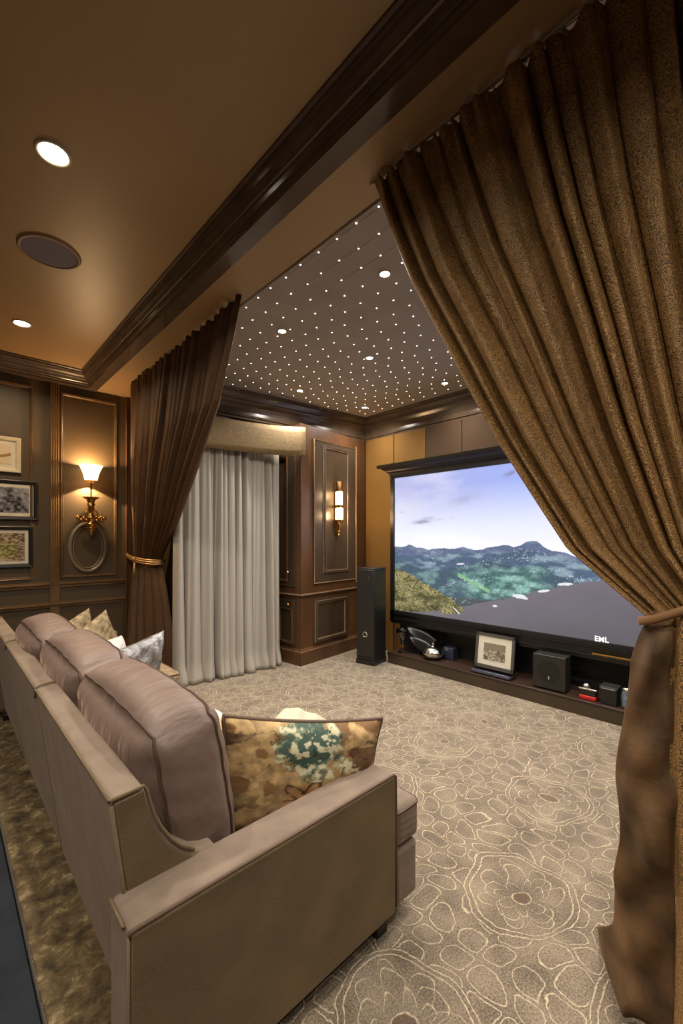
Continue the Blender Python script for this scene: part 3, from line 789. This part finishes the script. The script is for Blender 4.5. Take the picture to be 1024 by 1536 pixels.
rid = np.interp(X, [0,.10,.22,.32,.48,.62,.72,.86,.98,1.1,1.25,1.36,1.46,1.53,1.60,1.66,1.70,1.76,1.82,1.90,2.0,2.2,2.4,2.7,3], [1.40,1.40,1.425,1.40,1.375,1.38,1.39,1.385,1.405,1.37,1.40,1.425,1.44,1.42,1.44,1.465,1.478,1.475,1.43,1.38,1.375,1.31,1.26,1.2,1.15])+.015*(fb2(X*12, X*0, 4)-.5)
layer(rid, (98,110,138), (140,152,172), np.clip(nn(5,12)*1.6-.7, 0, 1))
r2 = np.interp(X, [0,.4,.8,1.1,1.4,1.7,2.0,2.4,3], [1.30,1.28,1.31,1.33,1.36,1.37,1.30,1.22,1.1])+.05*(fb2(X*5+3, X*0, 4)-.5)
layer(r2, (84,102,124), (138,160,174), np.clip(nn(6,16,5,3)*2.2-.95, 0, 1))
r3 = np.interp(X, [0,.3,.6,.9,1.2,1.5,1.8,2.2,3], [1.20,1.17,1.12,1.16,1.24,1.23,1.18,1.1,1.0])+.05*(fb2(X*4+8, X*0, 4)-.5)
layer(r3, (76,94,108), (116,146,146), np.clip(nn(7,14,5,7)*2.0-.8, 0, 1))
tg = np.exp(-((X-1.38)/.44)**4-((Z-1.04-.05*np.sin(X*4))/.17)**4)
wt = (np.clip((tg-.15+.5*(nn(6,9)-.5))*1.6, 0, 1)*(Z < r3+.03))[:, None]
lq = np.clip(nn(8,20,5,2)*1.5-.35, 0, 1)[:, None]
tc_ = (linc((82,114,114))*(1-lq)+linc((152,196,186))*lq)*(.55+.75*spk[:, None])
col[:] = col*(1-wt)+tc_*wt
gl_ = (np.abs(Z-(1.07-.42*(X-.98)))<.022)&(X > .90)&(X < 1.28); col[gl_] = linc((132,178,136))
m2 = (Z < np.interp(X, [0,.4,.75,1.05,1.5,2.0,3.0], [1.1,.98,.84,.86,.88,.98,1.1])+.03*(nn(7,9)-.5)) & (X > .3)
vl = linc((84,92,94))*(.8+.4*spk[:, None]); col[m2] = vl[m2]
sn = (spk > .86)&(nn(5,16,4,5) > .62)&(Z < rid-.03)&(X > .5); col[sn] = linc((214,224,232))
gz = np.interp(X, [0,.6,.9,1.2,1.5,1.8,2.1,2.4,3.0], [.56,.66,.74,.82,.90,1.01,1.09,1.15,1.2])+.02*(nn(7,14)-.5)
m3 = Z < gz; gs = linc((116,110,118))*(1-.28*np.clip((gz-Z)/.5,0,1)[:, None])*(.95+.1*nn(3,5)[:, None]); col[m3] = gs[m3]
oz = np.interp(X, [0,.15,.35,.6,.8,.95,1.05], [1.13,1.10,1.02,.91,.82,.74,.58])+.02*(nn(14,14)-.5)
m4 = (Z < oz)&(Z > gz-.06*(X > .7)); q = np.clip(nn(8,16,5,4), 0, 1)[:, None]
oh = (linc((82,84,56))*(1-q)+linc((170,160,112))*q)*(.25+1.15*spk[:, None]+.3*(f2_[:, None]-.5)); col[m4] = np.clip(oh, 0, 1)[m4]
for (cx, cz, sx, sz, sl) in ((.88,.70,.05,.010,-.8),(1.33,.80,.03,.012,.0),(1.60,.925,.07,.02,-.1),(1.82,1.0,.05,.012,.2),(2.02,1.08,.06,.014,.1),(.93,1.22,.05,.010,.1)):
    g = (((X-cx)/sx)**2+((Z-cz-sl*(X-cx))/sz)**2)+.9*(nn(20,40,3)-.5) < 1; col[g] = linc((222,224,228))
set_col(o, np.clip(col, 0, 1))
# white lettering on the picture's lower edge
def text(name, s, size, loc, rot, m, parent, ext=.001):
    cu = bpy.data.curves.new(name, 'FONT'); cu.body = s; cu.size = size; cu.extrude = ext; cu.offset = .0012
    o = bpy.data.objects.new(name, cu); C.objects.link(o)
    dg = bpy.context.evaluated_depsgraph_get(); me = bpy.data.meshes.new_from_object(o.evaluated_get(dg))
    bpy.data.objects.remove(o); p = bpy.data.objects.new(name, me); C.objects.link(p); me.materials.clear(); me.materials.append(m)
    p.rotation_euler = rot; p.location = loc; p.parent = parent; return p
text('lettering', 'EML', .062, (4.19-4.2, 1.185-2.0, .60-.44+.004), (PI/2, 0, -PI/2), emis('white_lettering', (240,240,240), .9), tv)
tvp(MB().box((4.14,.86,.494),(4.152,1.19,.508)), 'brass_strip', BRASS)
point_screen = None

# ------------------------------------------------------------------ shelf and things on it
ms = thing('media_shelf', 'low dark wood shelf running under the framed screen', 'shelf', (4.0,2.0,0))
MB().box((-.034,-1.9,0),(.378,1.36,.115)).build('riser', WOOD, ms)
MB().box((-.042,-1.9,.115),(.378,1.365,.13)).build('shelf_top', mat('dark_shelf_top', (58,42,34), .3), ms, bevel=.003)
MB().box((.365,-1.9,.13),(.378,1.49,.46)).build('back_panel', mat('black_back_panel', (16,14,13), .6), ms)
# tower speaker
sp = thing('tower_speaker', 'tall black tower speaker beside the panelled cabinet', 'speaker', (3.835,3.51,0), math.atan2(.05,.265))
MB().box((-.135,-.125,.05),(.135,.125,1.15)).build('cabinet', BLACK, sp, bevel=.006)
MB().box((-.142,-.132,.0),(.142,.132,.05)).build('plinth', BLACK, sp, bevel=.004)
MB().box((-.146,-.118,.10),(-.134,.118,1.13)).build('front_grille', GREY, sp, bevel=.004)
MB().lathe([(.022,-.013),(.024,-.018),(.032,-.019),(.036,-.012)], (-.135,.0,.36), 28, 'X', caps=False).build('port_ring', SILVER, sp, smooth=True)
MB().lathe([(.001,-.0125),(.026,-.0125)], (-.135,0,.36), 24, 'X', caps=False).build('port', BLKG, sp)
MB().box((-.148,-.07,1.03),(-.146,-.05,1.045)).build('badge', SILVER, sp)
# goblet
t = MB().lathe([(.001,.0),(.055,.002),(.05,.010),(.012,.018),(.008,.05),(.014,.08),(.008,.10),(.010,.14),(.03,.16),(.06,.19),(.07,.23),(.078,.275),(.074,.275),(.066,.23),(.054,.19),(.02,.165),(.001,.16)], (4.07,3.22,.131), 28, caps=False).build('goblet', GLASS, smooth=True)
tag(t, 'clear glass goblet at the left end of the low shelf', 'glass')
# black sculptural leaf
t = thing('leaf_sculpture', 'glossy black folded leaf sculpture behind the silver dish', 'sculpture', (4.17,3.02,.13))
def leaf(x, y0, y1, zt, h, dx):
    mb = MB(); n = 18; v = []
    for i in range(n+1):
        a = i/n; y = y0+(y1-y0)*a; hh = h*(math.sin(a*PI)**.6+.04); zz = zt-.10*a*a
        for j in range(5): v.append((x+dx*(j/4)+.02*math.sin(a*3), y, zz-hh*(j/4)))
    f = [(i*5+j, (i+1)*5+j, (i+1)*5+j+1, i*5+j+1) for i in range(n) for j in range(4)]
    return mb.add(v, f)
for args in ((.0,.17,-.22,.30,.14,-.05), (-.06,.10,-.26,.20,.13,-.03)):
    o = leaf(*args).build('leaf', mat('black_lacquer', (14,14,15), .35), t, smooth=True); m_ = o.modifiers.new('Solidify', 'SOLIDIFY'); m_.thickness = .008
MB().tube([(0,.12,0),(.0,.10,.10),(.0,.04,.22)], .008, 8).tube([(-.04,.0,0),(-.03,.02,.10),(.0,.04,.2)], .008, 8).box((-.05,-.02,0),(.03,.16,.008)).build('stand', BLACK, t, smooth=False)
# silver dish
t = thing('silver_dish', 'small polished silver lidded dish on the low shelf', 'dish', (4.10,2.80,.131))
MB().lathe([(.001,.0),(.06,.0),(.055,.01),(.10,.03),(.125,.07),(.12,.095),(.11,.10),(.001,.10)], (0,0,0), 32, caps=False).build('bowl', SILVER, t, smooth=True)
MB().lathe([(.112,.10),(.10,.12),(.06,.14),(.015,.148),(.012,.16),(.02,.17),(.012,.185),(.001,.188)], (0,0,0), 32, caps=False).build('lid', SILVER, t, smooth=True)
tag(MB().box((4.19,2.60,.131),(4.30,2.73,.27)).build('trinket_box', mat('dark_blue_glass', (40,48,62), .1, coat=.5), bevel=.008), 'small dark blue glossy box right of the silver dish', 'box')
# framed photo on a stand
t = thing('framed_photo', 'grey framed photograph leaning on a black stand on the low shelf', 'picture', (4.06,2.06,.13))
R = Matrix.Rotation(math.radians(8), 3, 'Y')
def pf(mb, name, m, **k):
    mb.v = [tuple(R @ Vector(p)) for p in mb.v]; return mb.build(name, m, t, **k)
pf(MB().box((-.01,-.205,.05),(.012,-.178,.40)).box((-.01,.178,.05),(.012,.205,.40)).box((-.01,-.205,.05),(.012,.205,.085)).box((-.01,-.205,.372),(.012,.205,.40)), 'frame', mat('grey_metal_frame', (92,88,82), .35, metal=.4))
pf(MB().box((-.002,-.18,.08),(.008,.18,.375)), 'mat_board', WHITEM)
v, f = grid(60, 40, lambda i, j: (-.004, .115-.23*i, .135+.17*j)); v = [tuple(R @ Vector(p)) for p in v]
o = mesh_obj('print', v, f, ARTM, t, smooth=False)
g = np.array([(i/59, j/39) for j in range(40) for i in range(60)]); n_ = fbm(g[:, 0]*12, g[:, 1]*12, 5)
k_ = np.clip((n_-.3)*2.2, 0, 1)[:, None]; c_ = linc((84,74,60))*(1-k_)+linc((190,180,160))*k_; up = g[:, 1] > .6; c_[up] = linc((128,118,100))
set_col(o, c_)
MB().box((-.07,-.215,.0),(.06,.215,.03)).build('stand', BLACK, t, bevel=.006)
MB().box((-.082,-.20,.012),(-.068,.20,.042)).build('front_bar', mat('blue_grey_metal', (96,100,122), .3, metal=.6), t, bevel=.004)
# subwoofer
t = thing('subwoofer', 'square black subwoofer box on the low shelf', 'speaker', (4.0,1.50,.13), math.radians(1.5))
MB().box((0,-.14,.012),(.145,.14,.315)).box((.02,-.13,0),(.13,.13,.012)).build('cabinet', GREY, t, bevel=.006)
MB().lathe([(.001,-.002),(.035,-.004),(.09,-.002),(.10,-.001)], (0,.0,.165), 36, 'X', caps=False).build('driver', BLACK, t, smooth=True)
MB().box((-.004,-.006,.10),(0,.004,.13)).build('badge', SILVER, t)
# small things at right
t = thing('toy_camera', 'small black and red gadget with silver top beside the subwoofer', 'gadget', (4.05,1.185,.13))
MB().box((-.05,-.065,.0),(.05,.065,.035)).build('base', mat('red_plastic', (190,30,26), .3), t, bevel=.008)
MB().box((-.045,-.06,.035),(.045,.06,.085)).build('body', BLKG, t, bevel=.006)
MB().box((-.05,-.07,.085),(.05,.07,.10)).lathe([(.03,.10),(.034,.115),(.02,.13)], (0,.02,0), 16).build('top', SILVER, t, bevel=.003)
t = thing('storage_box', 'small black box with a lighter printed lid edge by the glass jar', 'box', (4.06,1.03,.13))
MB().box((-.06,-.06,0),(.06,.06,.125)).build('body', BLACK, t, bevel=.006)
MB().box((-.065,-.065,.125),(.065,.065,.15)).build('lid', GREY, t, bevel=.004)
MB().box((-.0665,-.05,.131),(-.065,.05,.138)).build('label_strip', mat('pale_print', (150,150,150), .5), t)
t = thing('glass_jar', 'blue-white glass jar at the right end of the low shelf', 'jar', (4.05,.905,.13))
MB().lathe([(.001,0),(.04,0),(.045,.02),(.045,.10),(.04,.125),(.04,.14)], (0,0,0), 24, caps=False).build('body', mat('blue_white_glass', (120,138,156), .12, col2=(60,70,86), vs=30, coat=.5), t, smooth=True)
MB().lathe([(.043,.14),(.043,.16),(.01,.17),(.001,.17)], (0,0,0), 24, caps=False).build('lid', SILVER, t, smooth=True)

# ------------------------------------------------------------------ sofa
so = thing('sofa', 'long taupe sofa seen from behind facing the screen', 'sofa', (.31,1.04,0))
def so_part(mb, name, m, bevel=.02, seg=4, **k):
    o = mb.build(name, m, so, smooth=True, bevel=bevel, seg=seg, **k); o.location = (-.31,-1.04,0); return o
def vprism(prof, v0, v1):
    n = len(prof); v = [(u, v0, z) for u, z in prof]+[(u, v1, z) for u, z in prof]
    f = [tuple(range(n)), tuple(range(2*n-1, n-1, -1))]+[(i, i+n, (i+1) % n+n, (i+1) % n) for i in range(n)]
    return MB().add(v, f)
def backprof():
    p = [(.415,.07),(.312,.845),(.392,.852)]
    for k in range(1, 9):
        a = k/8; p.append((.392+.17*(a**1.15), .852-.255*(math.sin(a*PI/2)**1.0) if a < 1 else .597))
    p = p[:3]
    c = [(.40,.835),(.408,.80),(.42,.76),(.438,.72),(.462,.68),(.492,.645),(.528,.618),(.565,.603),(.60,.598)]
    return p+c+[(.60,.07)]
BP = backprof()
edges = [1.165, 2.285, 3.405, 4.50]
for a, b_ in zip(edges[:-1], edges[1:]):
    so_part(vprism(BP, a, b_-.006), 'back_panel', FABRIC, bevel=.014, seg=3)
def piping(pts, name='piping', r=.006, m=PIPE, parent=so, closed=False):
    o = MB().tube(pts, r, 8, closed).build(name, m, parent, smooth=True)
    if parent is so: o.location = (-.31,-1.04,0)
    return o
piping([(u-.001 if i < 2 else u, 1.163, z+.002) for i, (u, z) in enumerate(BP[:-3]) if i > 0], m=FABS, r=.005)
piping([(.418,1.162,.08),(.35,1.162,.55),(.3155,1.163,.83)], m=FABS, r=.005)
for a, b_ in zip(edges[:-1], edges[1:]):
    piping([(.3125,a+.01,.842),(.3125,b_-.015,.842)], r=.004, m=FABS)
    piping([(.313,b_-.004,.80),(.313,b_-.004,.842),(.33,b_-.004,.853),(.385,b_-.004,.857),(.40,b_-.004,.845)], r=.004, m=FABS)
# near arm
so_part(MB().box((.315,1.042,.07),(1.275,1.18,.603)), 'arm', FABRIC, bevel=.018, seg=4)
# outer side panel of the arm and near end of the back, same cloth with warm bounce light in its colour
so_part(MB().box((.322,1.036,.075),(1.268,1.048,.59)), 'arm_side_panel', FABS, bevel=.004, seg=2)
q = vprism([(.418,.08),(.322,.835),(.392,.842)]+[(u-.008, z-.008) for u, z in BP[3:-2]]+[(.59,.59),(.59,.08)], 1.160, 1.168)
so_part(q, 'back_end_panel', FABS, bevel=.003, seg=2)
piping([(.32,1.04,.585),(.32,1.04,.596),(.33,1.038,.60),(.80,1.038,.60),(1.262,1.038,.60),(1.274,1.04,.59),(1.276,1.04,.40),(1.276,1.04,.09)], m=PIPE, r=.005)
piping([(.312,1.06,.602),(.312,1.165,.602)], m=FABS, r=.004)
piping([(.317,1.04,.59),(.316,1.04,.30),(.316,1.04,.08)], m=FABS, r=.004)
# far arm
so_part(MB().box((.315,4.50,.07),(1.275,4.64,.603)), 'arm', FABRIC, bevel=.018, seg=4)
# seat base, cushions
so_part(MB().box((.55,1.19,.07),(1.42,2.2,.285)).box((1.285,1.045,.07),(1.42,1.195,.285)).box((.55,2.2,.07),(1.17,3.3,.285)).box((.55,3.3,.07),(1.37,4.5,.285)), 'seat_base', FABRIC, bevel=.02)
def boxcushion(x0, x1, y0, y1, z0, z1, name, m, parent, bulge=.025, r=.05, wr=.004, lean=0, seed=0, pipes=None, pm=PIPE, off=None):
    n = 34; L = Vector(((x1-x0)/2, (y1-y0)/2, (z1-z0)/2)); c = Vector(((x0+x1)/2, (y0+y1)/2, (z0+z1)/2))
    bm = bmesh.new(); bmesh.ops.create_cube(bm, size=2); bmesh.ops.subdivide_edges(bm, edges=bm.edges[:], cuts=n, use_grid_fill=True)
    RL = Matrix.Rotation(lean, 3, 'Y')
    def warp(p, extra=0):
        p = Vector(p); q = Vector((p.x*L.x, p.y*L.y, p.z*L.z))
        inner = Vector([max(-(L[i]-r), min(L[i]-r, q[i])) for i in range(3)])
        d = q-inner
        if d.length > 1e-6: q = inner+d.normalized()*(r+extra)
        bx = (1-p.y**2)*(1-p.z**2); by = (1-p.x**2)*(1-p.z**2); bz = (1-p.x**2)*(1-p.y**2)
        q.x += math.copysign(bulge, p.x)*bx*min(1, abs(p.x))
        q.y += math.copysign(bulge*.6, p.y)*by*abs(p.y); q.z += math.copysign(bulge, p.z)*bz*abs(p.z)
        # puckers radiating from the seams
        e = max(abs(p.y), abs(p.z))
        s = math.sin(p.y*19+seed+1.5*math.sin(p.z*3))*abs(p.z)**3 + math.sin(p.z*15+seed*2)*abs(p.y)**3 + .5*math.sin((p.y+p.z)*9+seed)
        q.x += wr*s*(1 if p.x > 0 else -1)*abs(p.x)
        q.z += wr*.25*math.sin(p.y*14+p.x*4+seed)*abs(p.z)
        q.y += wr*.45*math.sin(p.z*18+p.x*2+seed)*abs(p.y)
        return RL @ q + c
    for vtx in bm.verts: vtx.co = warp(vtx.co)
    me = bpy.data.meshes.new(name); bm.to_mesh(me); bm.free()
    me.polygons.foreach_set('use_smooth', [True]*len(me.polygons)); me.materials.append(m)
    o = bpy.data.objects.new(name, me); C.objects.link(o)
    o.parent = parent
    if off: o.location = off
    for (ax, val) in (pipes or []):
        pts = []
        K = 40
        for side in range(4):
            for k in range(K):
                a = -1+2*k/K
                w2 = {0:(a,-1),1:(1,a),2:(-a,1),3:(-1,-a)}[side]
                p = [0,0,0]; p[ax] = val; o2 = [i for i in range(3) if i != ax]; p[o2[0]], p[o2[1]] = w2
                pts.append(warp(p, .003))
        po = MB().tube(pts, .0045, 8, closed=True).build('piping', pm, parent if parent is so else o, smooth=True)
        if off and parent is so: po.location = off
    return o
SOFF = (-.31,-1.04,0)
boxcushion(1.284, 1.435, 1.045, 1.30, .29, .447, 'seat_cushion', FABRIC, so, .006, .03, .001, pipes=[(2,.8)], off=SOFF)['label'] = 'front corner of the seat cushion wrapping the arm'
boxcushion(.60, 1.432, 1.19, 2.19, .285, .45, 'seat_cushion', FABRIC, so, .015, .035, .002, pipes=[(2,.82)], off=SOFF)
boxcushion(.60, 1.17, 2.21, 3.29, .285, .45, 'seat_cushion', FABRIC, so, .015, .035, .002, pipes=[(2,.82)], off=SOFF)
PAT = damask('tan_patterned_seat_cloth', (126,104,78), (196,174,140))
pc = boxcushion(.60, 1.40, 3.31, 4.49, .285, .45, 'seat_cushion', mat('tan_mottled_cloth', (168,146,116), .8, col2=(112,92,68), vs=28, bump=.5, bs=90), so, .015, .035, .002, pipes=[(2,.82)], off=SOFF, pm=PIPED)
pc['label'] = 'tan patterned seat cushion with dark piping'
for (x, y) in ((.38,1.09),(1.22,1.09),(1.28,2.0),(1.28,4.4),(.42,4.4)):
    so_part(MB().box((x-.03,y-.03,0),(x+.03,y+.03,.075)), 'foot', BLACK, bevel=.004, seg=1)
# big back cushions
bl = ['large mauve-brown back cushion nearest the camera, leaning on the sofa back', 'large mauve-brown back cushion in the middle of the three', 'large mauve-brown back cushion farthest from the camera']
for k, (y0, y1, dz, dx) in enumerate(((1.235,2.05,0,0),(2.07,2.84,.005,-.01),(2.86,3.62,.0,-.03))):
    zt = .965+dz
    o = boxcushion(.445+dx,.70+dx,y0,y1,.455,zt,'back_cushion', CUSH, None, .05, .075, .0018, lean=math.radians(-9), seed=k*2.1+.7, pipes=[(0,.78),(0,-.78)], pm=PIPED)
    o.location.x += .0
    tag(o, bl[k], 'cushion', 'large back cushions on the sofa')

# throw pillows
def pillow(w, h, t, name, m, pinch=.10, n=44, seed=0, wr=.006, col=None, pipe=None, pr=.007, pm=PIPE):
    vs = []; fs = []
    def pt(x, y, s):
        X = x*w/2*(1-pinch*(1-y*y)); Y = y*h/2*(1-pinch*(1-x*x))
        e = max(0, (1-x**4))*max(0, (1-y**4))
        T = t/2*(e**.55)
        T += wr*math.sin(x*7+seed+y*3)*e + wr*.6*math.sin(y*11+seed*2-x*4)*e
        return (s*T, X, Y)
    for s in (1, -1):
        st = len(vs)
        for j in range(n):
            for i in range(n): vs.append(pt(-1+2*i/(n-1), -1+2*j/(n-1), s))
        for j in range(n-1):
            for i in range(n-1):
                q = (st+j*n+i, st+j*n+i+1, st+(j+1)*n+i+1, st+(j+1)*n+i); fs.append(q if s > 0 else q[::-1])
    o = mesh_obj(name, vs, fs, m, None)
    if col is not None:
        a = np.array(vs); set_col(o, col(a[:, 1]/w+.5, a[:, 2]/h+.5))
    if pipe:
        pts = []
        K = 24
        for sd in range(4):
            for k in range(K):
                a = -1+2*k/K; x, y = {0:(a,-1),1:(1,a),2:(-a,1),3:(-1,-a)}[sd]; pts.append(pt(x, y, 1))
        MB().tube(pts, pr, 8, closed=True).build('piping', pm, o, smooth=True)
    return o
def floral(X, Y):
    n = fb2(X*5, Y*4, 5); n2 = fb2(X*26, Y*20, 4); n3 = fb2(X*4+9, Y*3+2, 4); n4 = fb2(X*9+21, Y*7+4, 5)
    base = linc((172,142,96))[None]*(.62+.75*n2[:, None])
    def blend(c, m, k):
        m = np.clip(m, 0, 1)[:, None]; return c*(1-m)+linc(k)*m
    w = np.hypot((X-.52)+.25*(n-.5), (Y-.62)*.9+.35*(n3-.5))
    base = blend(base, (n4-.58)*7, (118,84,46))
    base = blend(base, (.30-w)*7*(n4 > .36), (62,84,72))
    base = blend(base, (.10-np.abs(w-.19))*9*(n2 > .45), (158,166,134))
    base = blend(base, ((n3 > .62)&(Y < .75))*.8, (92,58,32))
    f1 = np.hypot(X-.50+.1*(n4-.5), Y-.30)
    base = blend(base, (.17-f1)*9, (176,122,72)); base = blend(base, (.035-np.abs(f1-.13-.05*np.sin(np.arctan2(Y-.3, X-.5)*6)))*30*(n2 > .4), (70,36,22))
    f2 = np.hypot(X-.86+.1*(n4-.5), Y-.72); base = blend(base, (.03-np.abs(f2-.08))*30*(n2 > .42), (60,42,28))
    base = blend(base, (.34-X+.25*(n-.5)-(Y-.4)*.25)*4*(n3 > .35), (84,62,42))
    base = blend(base, (.34-Y+.3*(n4-.5))*2.5, (88,62,38))
    base = blend(base, (np.abs(n-.5) < .018)*.85, (44,32,22))
    base = blend(base, ((n2 > .66)&(w < .26))*.9, (206,200,164))
    return base
FLORAL = attr_mat('tapestry_floral_cloth', .8, bump=.6)
def place(o, loc, yaw=0, tilt=0, roll=0):
    # local x = thickness normal, y = width, z = height
    M = Matrix.Rotation(yaw, 4, 'Z') @ Matrix.Rotation(tilt, 4, 'Y') @ Matrix.Rotation(roll, 4, 'X')
    o.location = loc; o.rotation_euler = M.to_euler(); return o
# floral pillow leans across the near arm
p = pillow(.66,.38,.15,'throw_pillow',FLORAL,.09,150,1,.004,floral,True,.009,PIPE)
place(p, (1.0,1.265,.625), math.radians(-107), math.radians(-8), math.radians(-11)); tag(p, 'floral tapestry throw pillow with brown piping leaning on the near arm', 'cushion')
SILV = mat('crushed_silver_velvet', (186,186,188), .35, col2=(74,68,66), vs=16, bump=1.0, bs=34, dist=.02, metal=.35)
SILV2 = mat('pale_satin', (214,206,204), .45, var=.06, vs=8, bump=.4, bs=14, dist=.02)
GOLDB = mat('gold_brocade', (186,164,124), .6, col2=(104,84,58), vs=26, bump=.8, bs=70, dist=.006)
p = pillow(.46,.42,.15,'throw_pillow',SILV,.10,44,2,.008); place(p, (.98,3.06,.615), math.radians(-62), math.radians(14), math.radians(6)); tag(p, 'crushed silver velvet throw pillow beside the pale satin one', 'cushion')
p = pillow(.46,.40,.14,'throw_pillow',SILV2,.08,44,4,.008); place(p, (.84,3.20,.62), math.radians(-50), math.radians(-20), math.radians(-6)); tag(p, 'pale satin throw pillow behind the back cushions next to silver velvet', 'cushion')
p = pillow(.42,.42,.13,'throw_pillow',GOLDB,.10,44,5,.006); place(p, (.88,3.72,.66), math.radians(-70), math.radians(8), math.radians(30)); tag(p, 'gold brocade throw pillow with a corner pointing up, in front of its twin', 'cushion')
p = pillow(.42,.42,.13,'throw_pillow',GOLDB,.10,44,6,.006); place(p, (.80,4.02,.655), math.radians(-60), math.radians(8), math.radians(20)); tag(p, 'gold brocade throw pillow at the far end, mostly hidden behind its twin', 'cushion')
p = pillow(.42,.36,.14,'throw_pillow',WHITEP,.08,44,7,.008); place(p, (.98,2.06,.535), math.radians(-35), math.radians(-58), 0); tag(p, 'white cotton throw pillow lying behind the nearest back cushion', 'cushion')
p = pillow(.42,.34,.15,'throw_pillow',mat('beige_linen', (186,160,128), .8, var=.08, bump=.4, bs=120),.08,44,8,.006); place(p, (.93,1.78,.55), math.radians(-25), math.radians(-50), 0); tag(p, 'beige linen throw pillow between near back cushion and floral pillow', 'cushion')
p = pillow(.44,.36,.16,'throw_pillow',mat('cream_satin', (196,180,155), .6, var=.05, vs=5, bump=.4, bs=20, dist=.01),.06,44,9,.010); place(p, (1.27,1.63,.528), math.radians(-58), math.radians(-75), 0); tag(p, 'cream throw pillow peeking above the floral pillow', 'cushion')

# velvet strip behind the sofa
v, f = grid(14, 220, lambda i, j: (.246+.205*i, -1.4+6.7*j, .004+.006*math.sin(j*160+i*3)+.006*math.sin(i*9+j*60)*i+.008))
o = mesh_obj('floor_runner', v, f, RUNNER); m_ = o.modifiers.new('Solidify', 'SOLIDIFY'); m_.thickness = .006; m_.offset = 1
tag(o, 'gold-brown velvety runner strip on the floor behind the sofa', 'rug')

# ------------------------------------------------------------------ world, camera, view
wd = bpy.data.worlds.new('World'); sc.world = wd; wd.use_nodes = True
wd.node_tree.nodes['Background'].inputs[0].default_value = (1,.85,.7,1); wd.node_tree.nodes['Background'].inputs[1].default_value = .05
cam = bpy.data.cameras.new('Camera'); co_ = bpy.data.objects.new('Camera', cam); C.objects.link(co_)
cam.sensor_fit = 'HORIZONTAL'; cam.sensor_width = 36; cam.lens = 639/1024*36; cam.shift_y = 40/1024; cam.clip_start = .02
co_.location = (0,0,1.5)
co_.rotation_euler = Vector((.6886,.7251,0)).to_track_quat('-Z','Y').to_euler()
sc.camera = co_
vs_ = sc.view_settings; vs_.view_transform = 'Standard'; vs_.look = 'None'; vs_.exposure = 0; vs_.gamma = 1; vs_.use_curve_mapping = False
sc.cycles.max_bounces = 8; sc.cycles.diffuse_bounces = 5; sc.cycles.use_denoising = True; sc.cycles.sample_clamp_indirect = 4
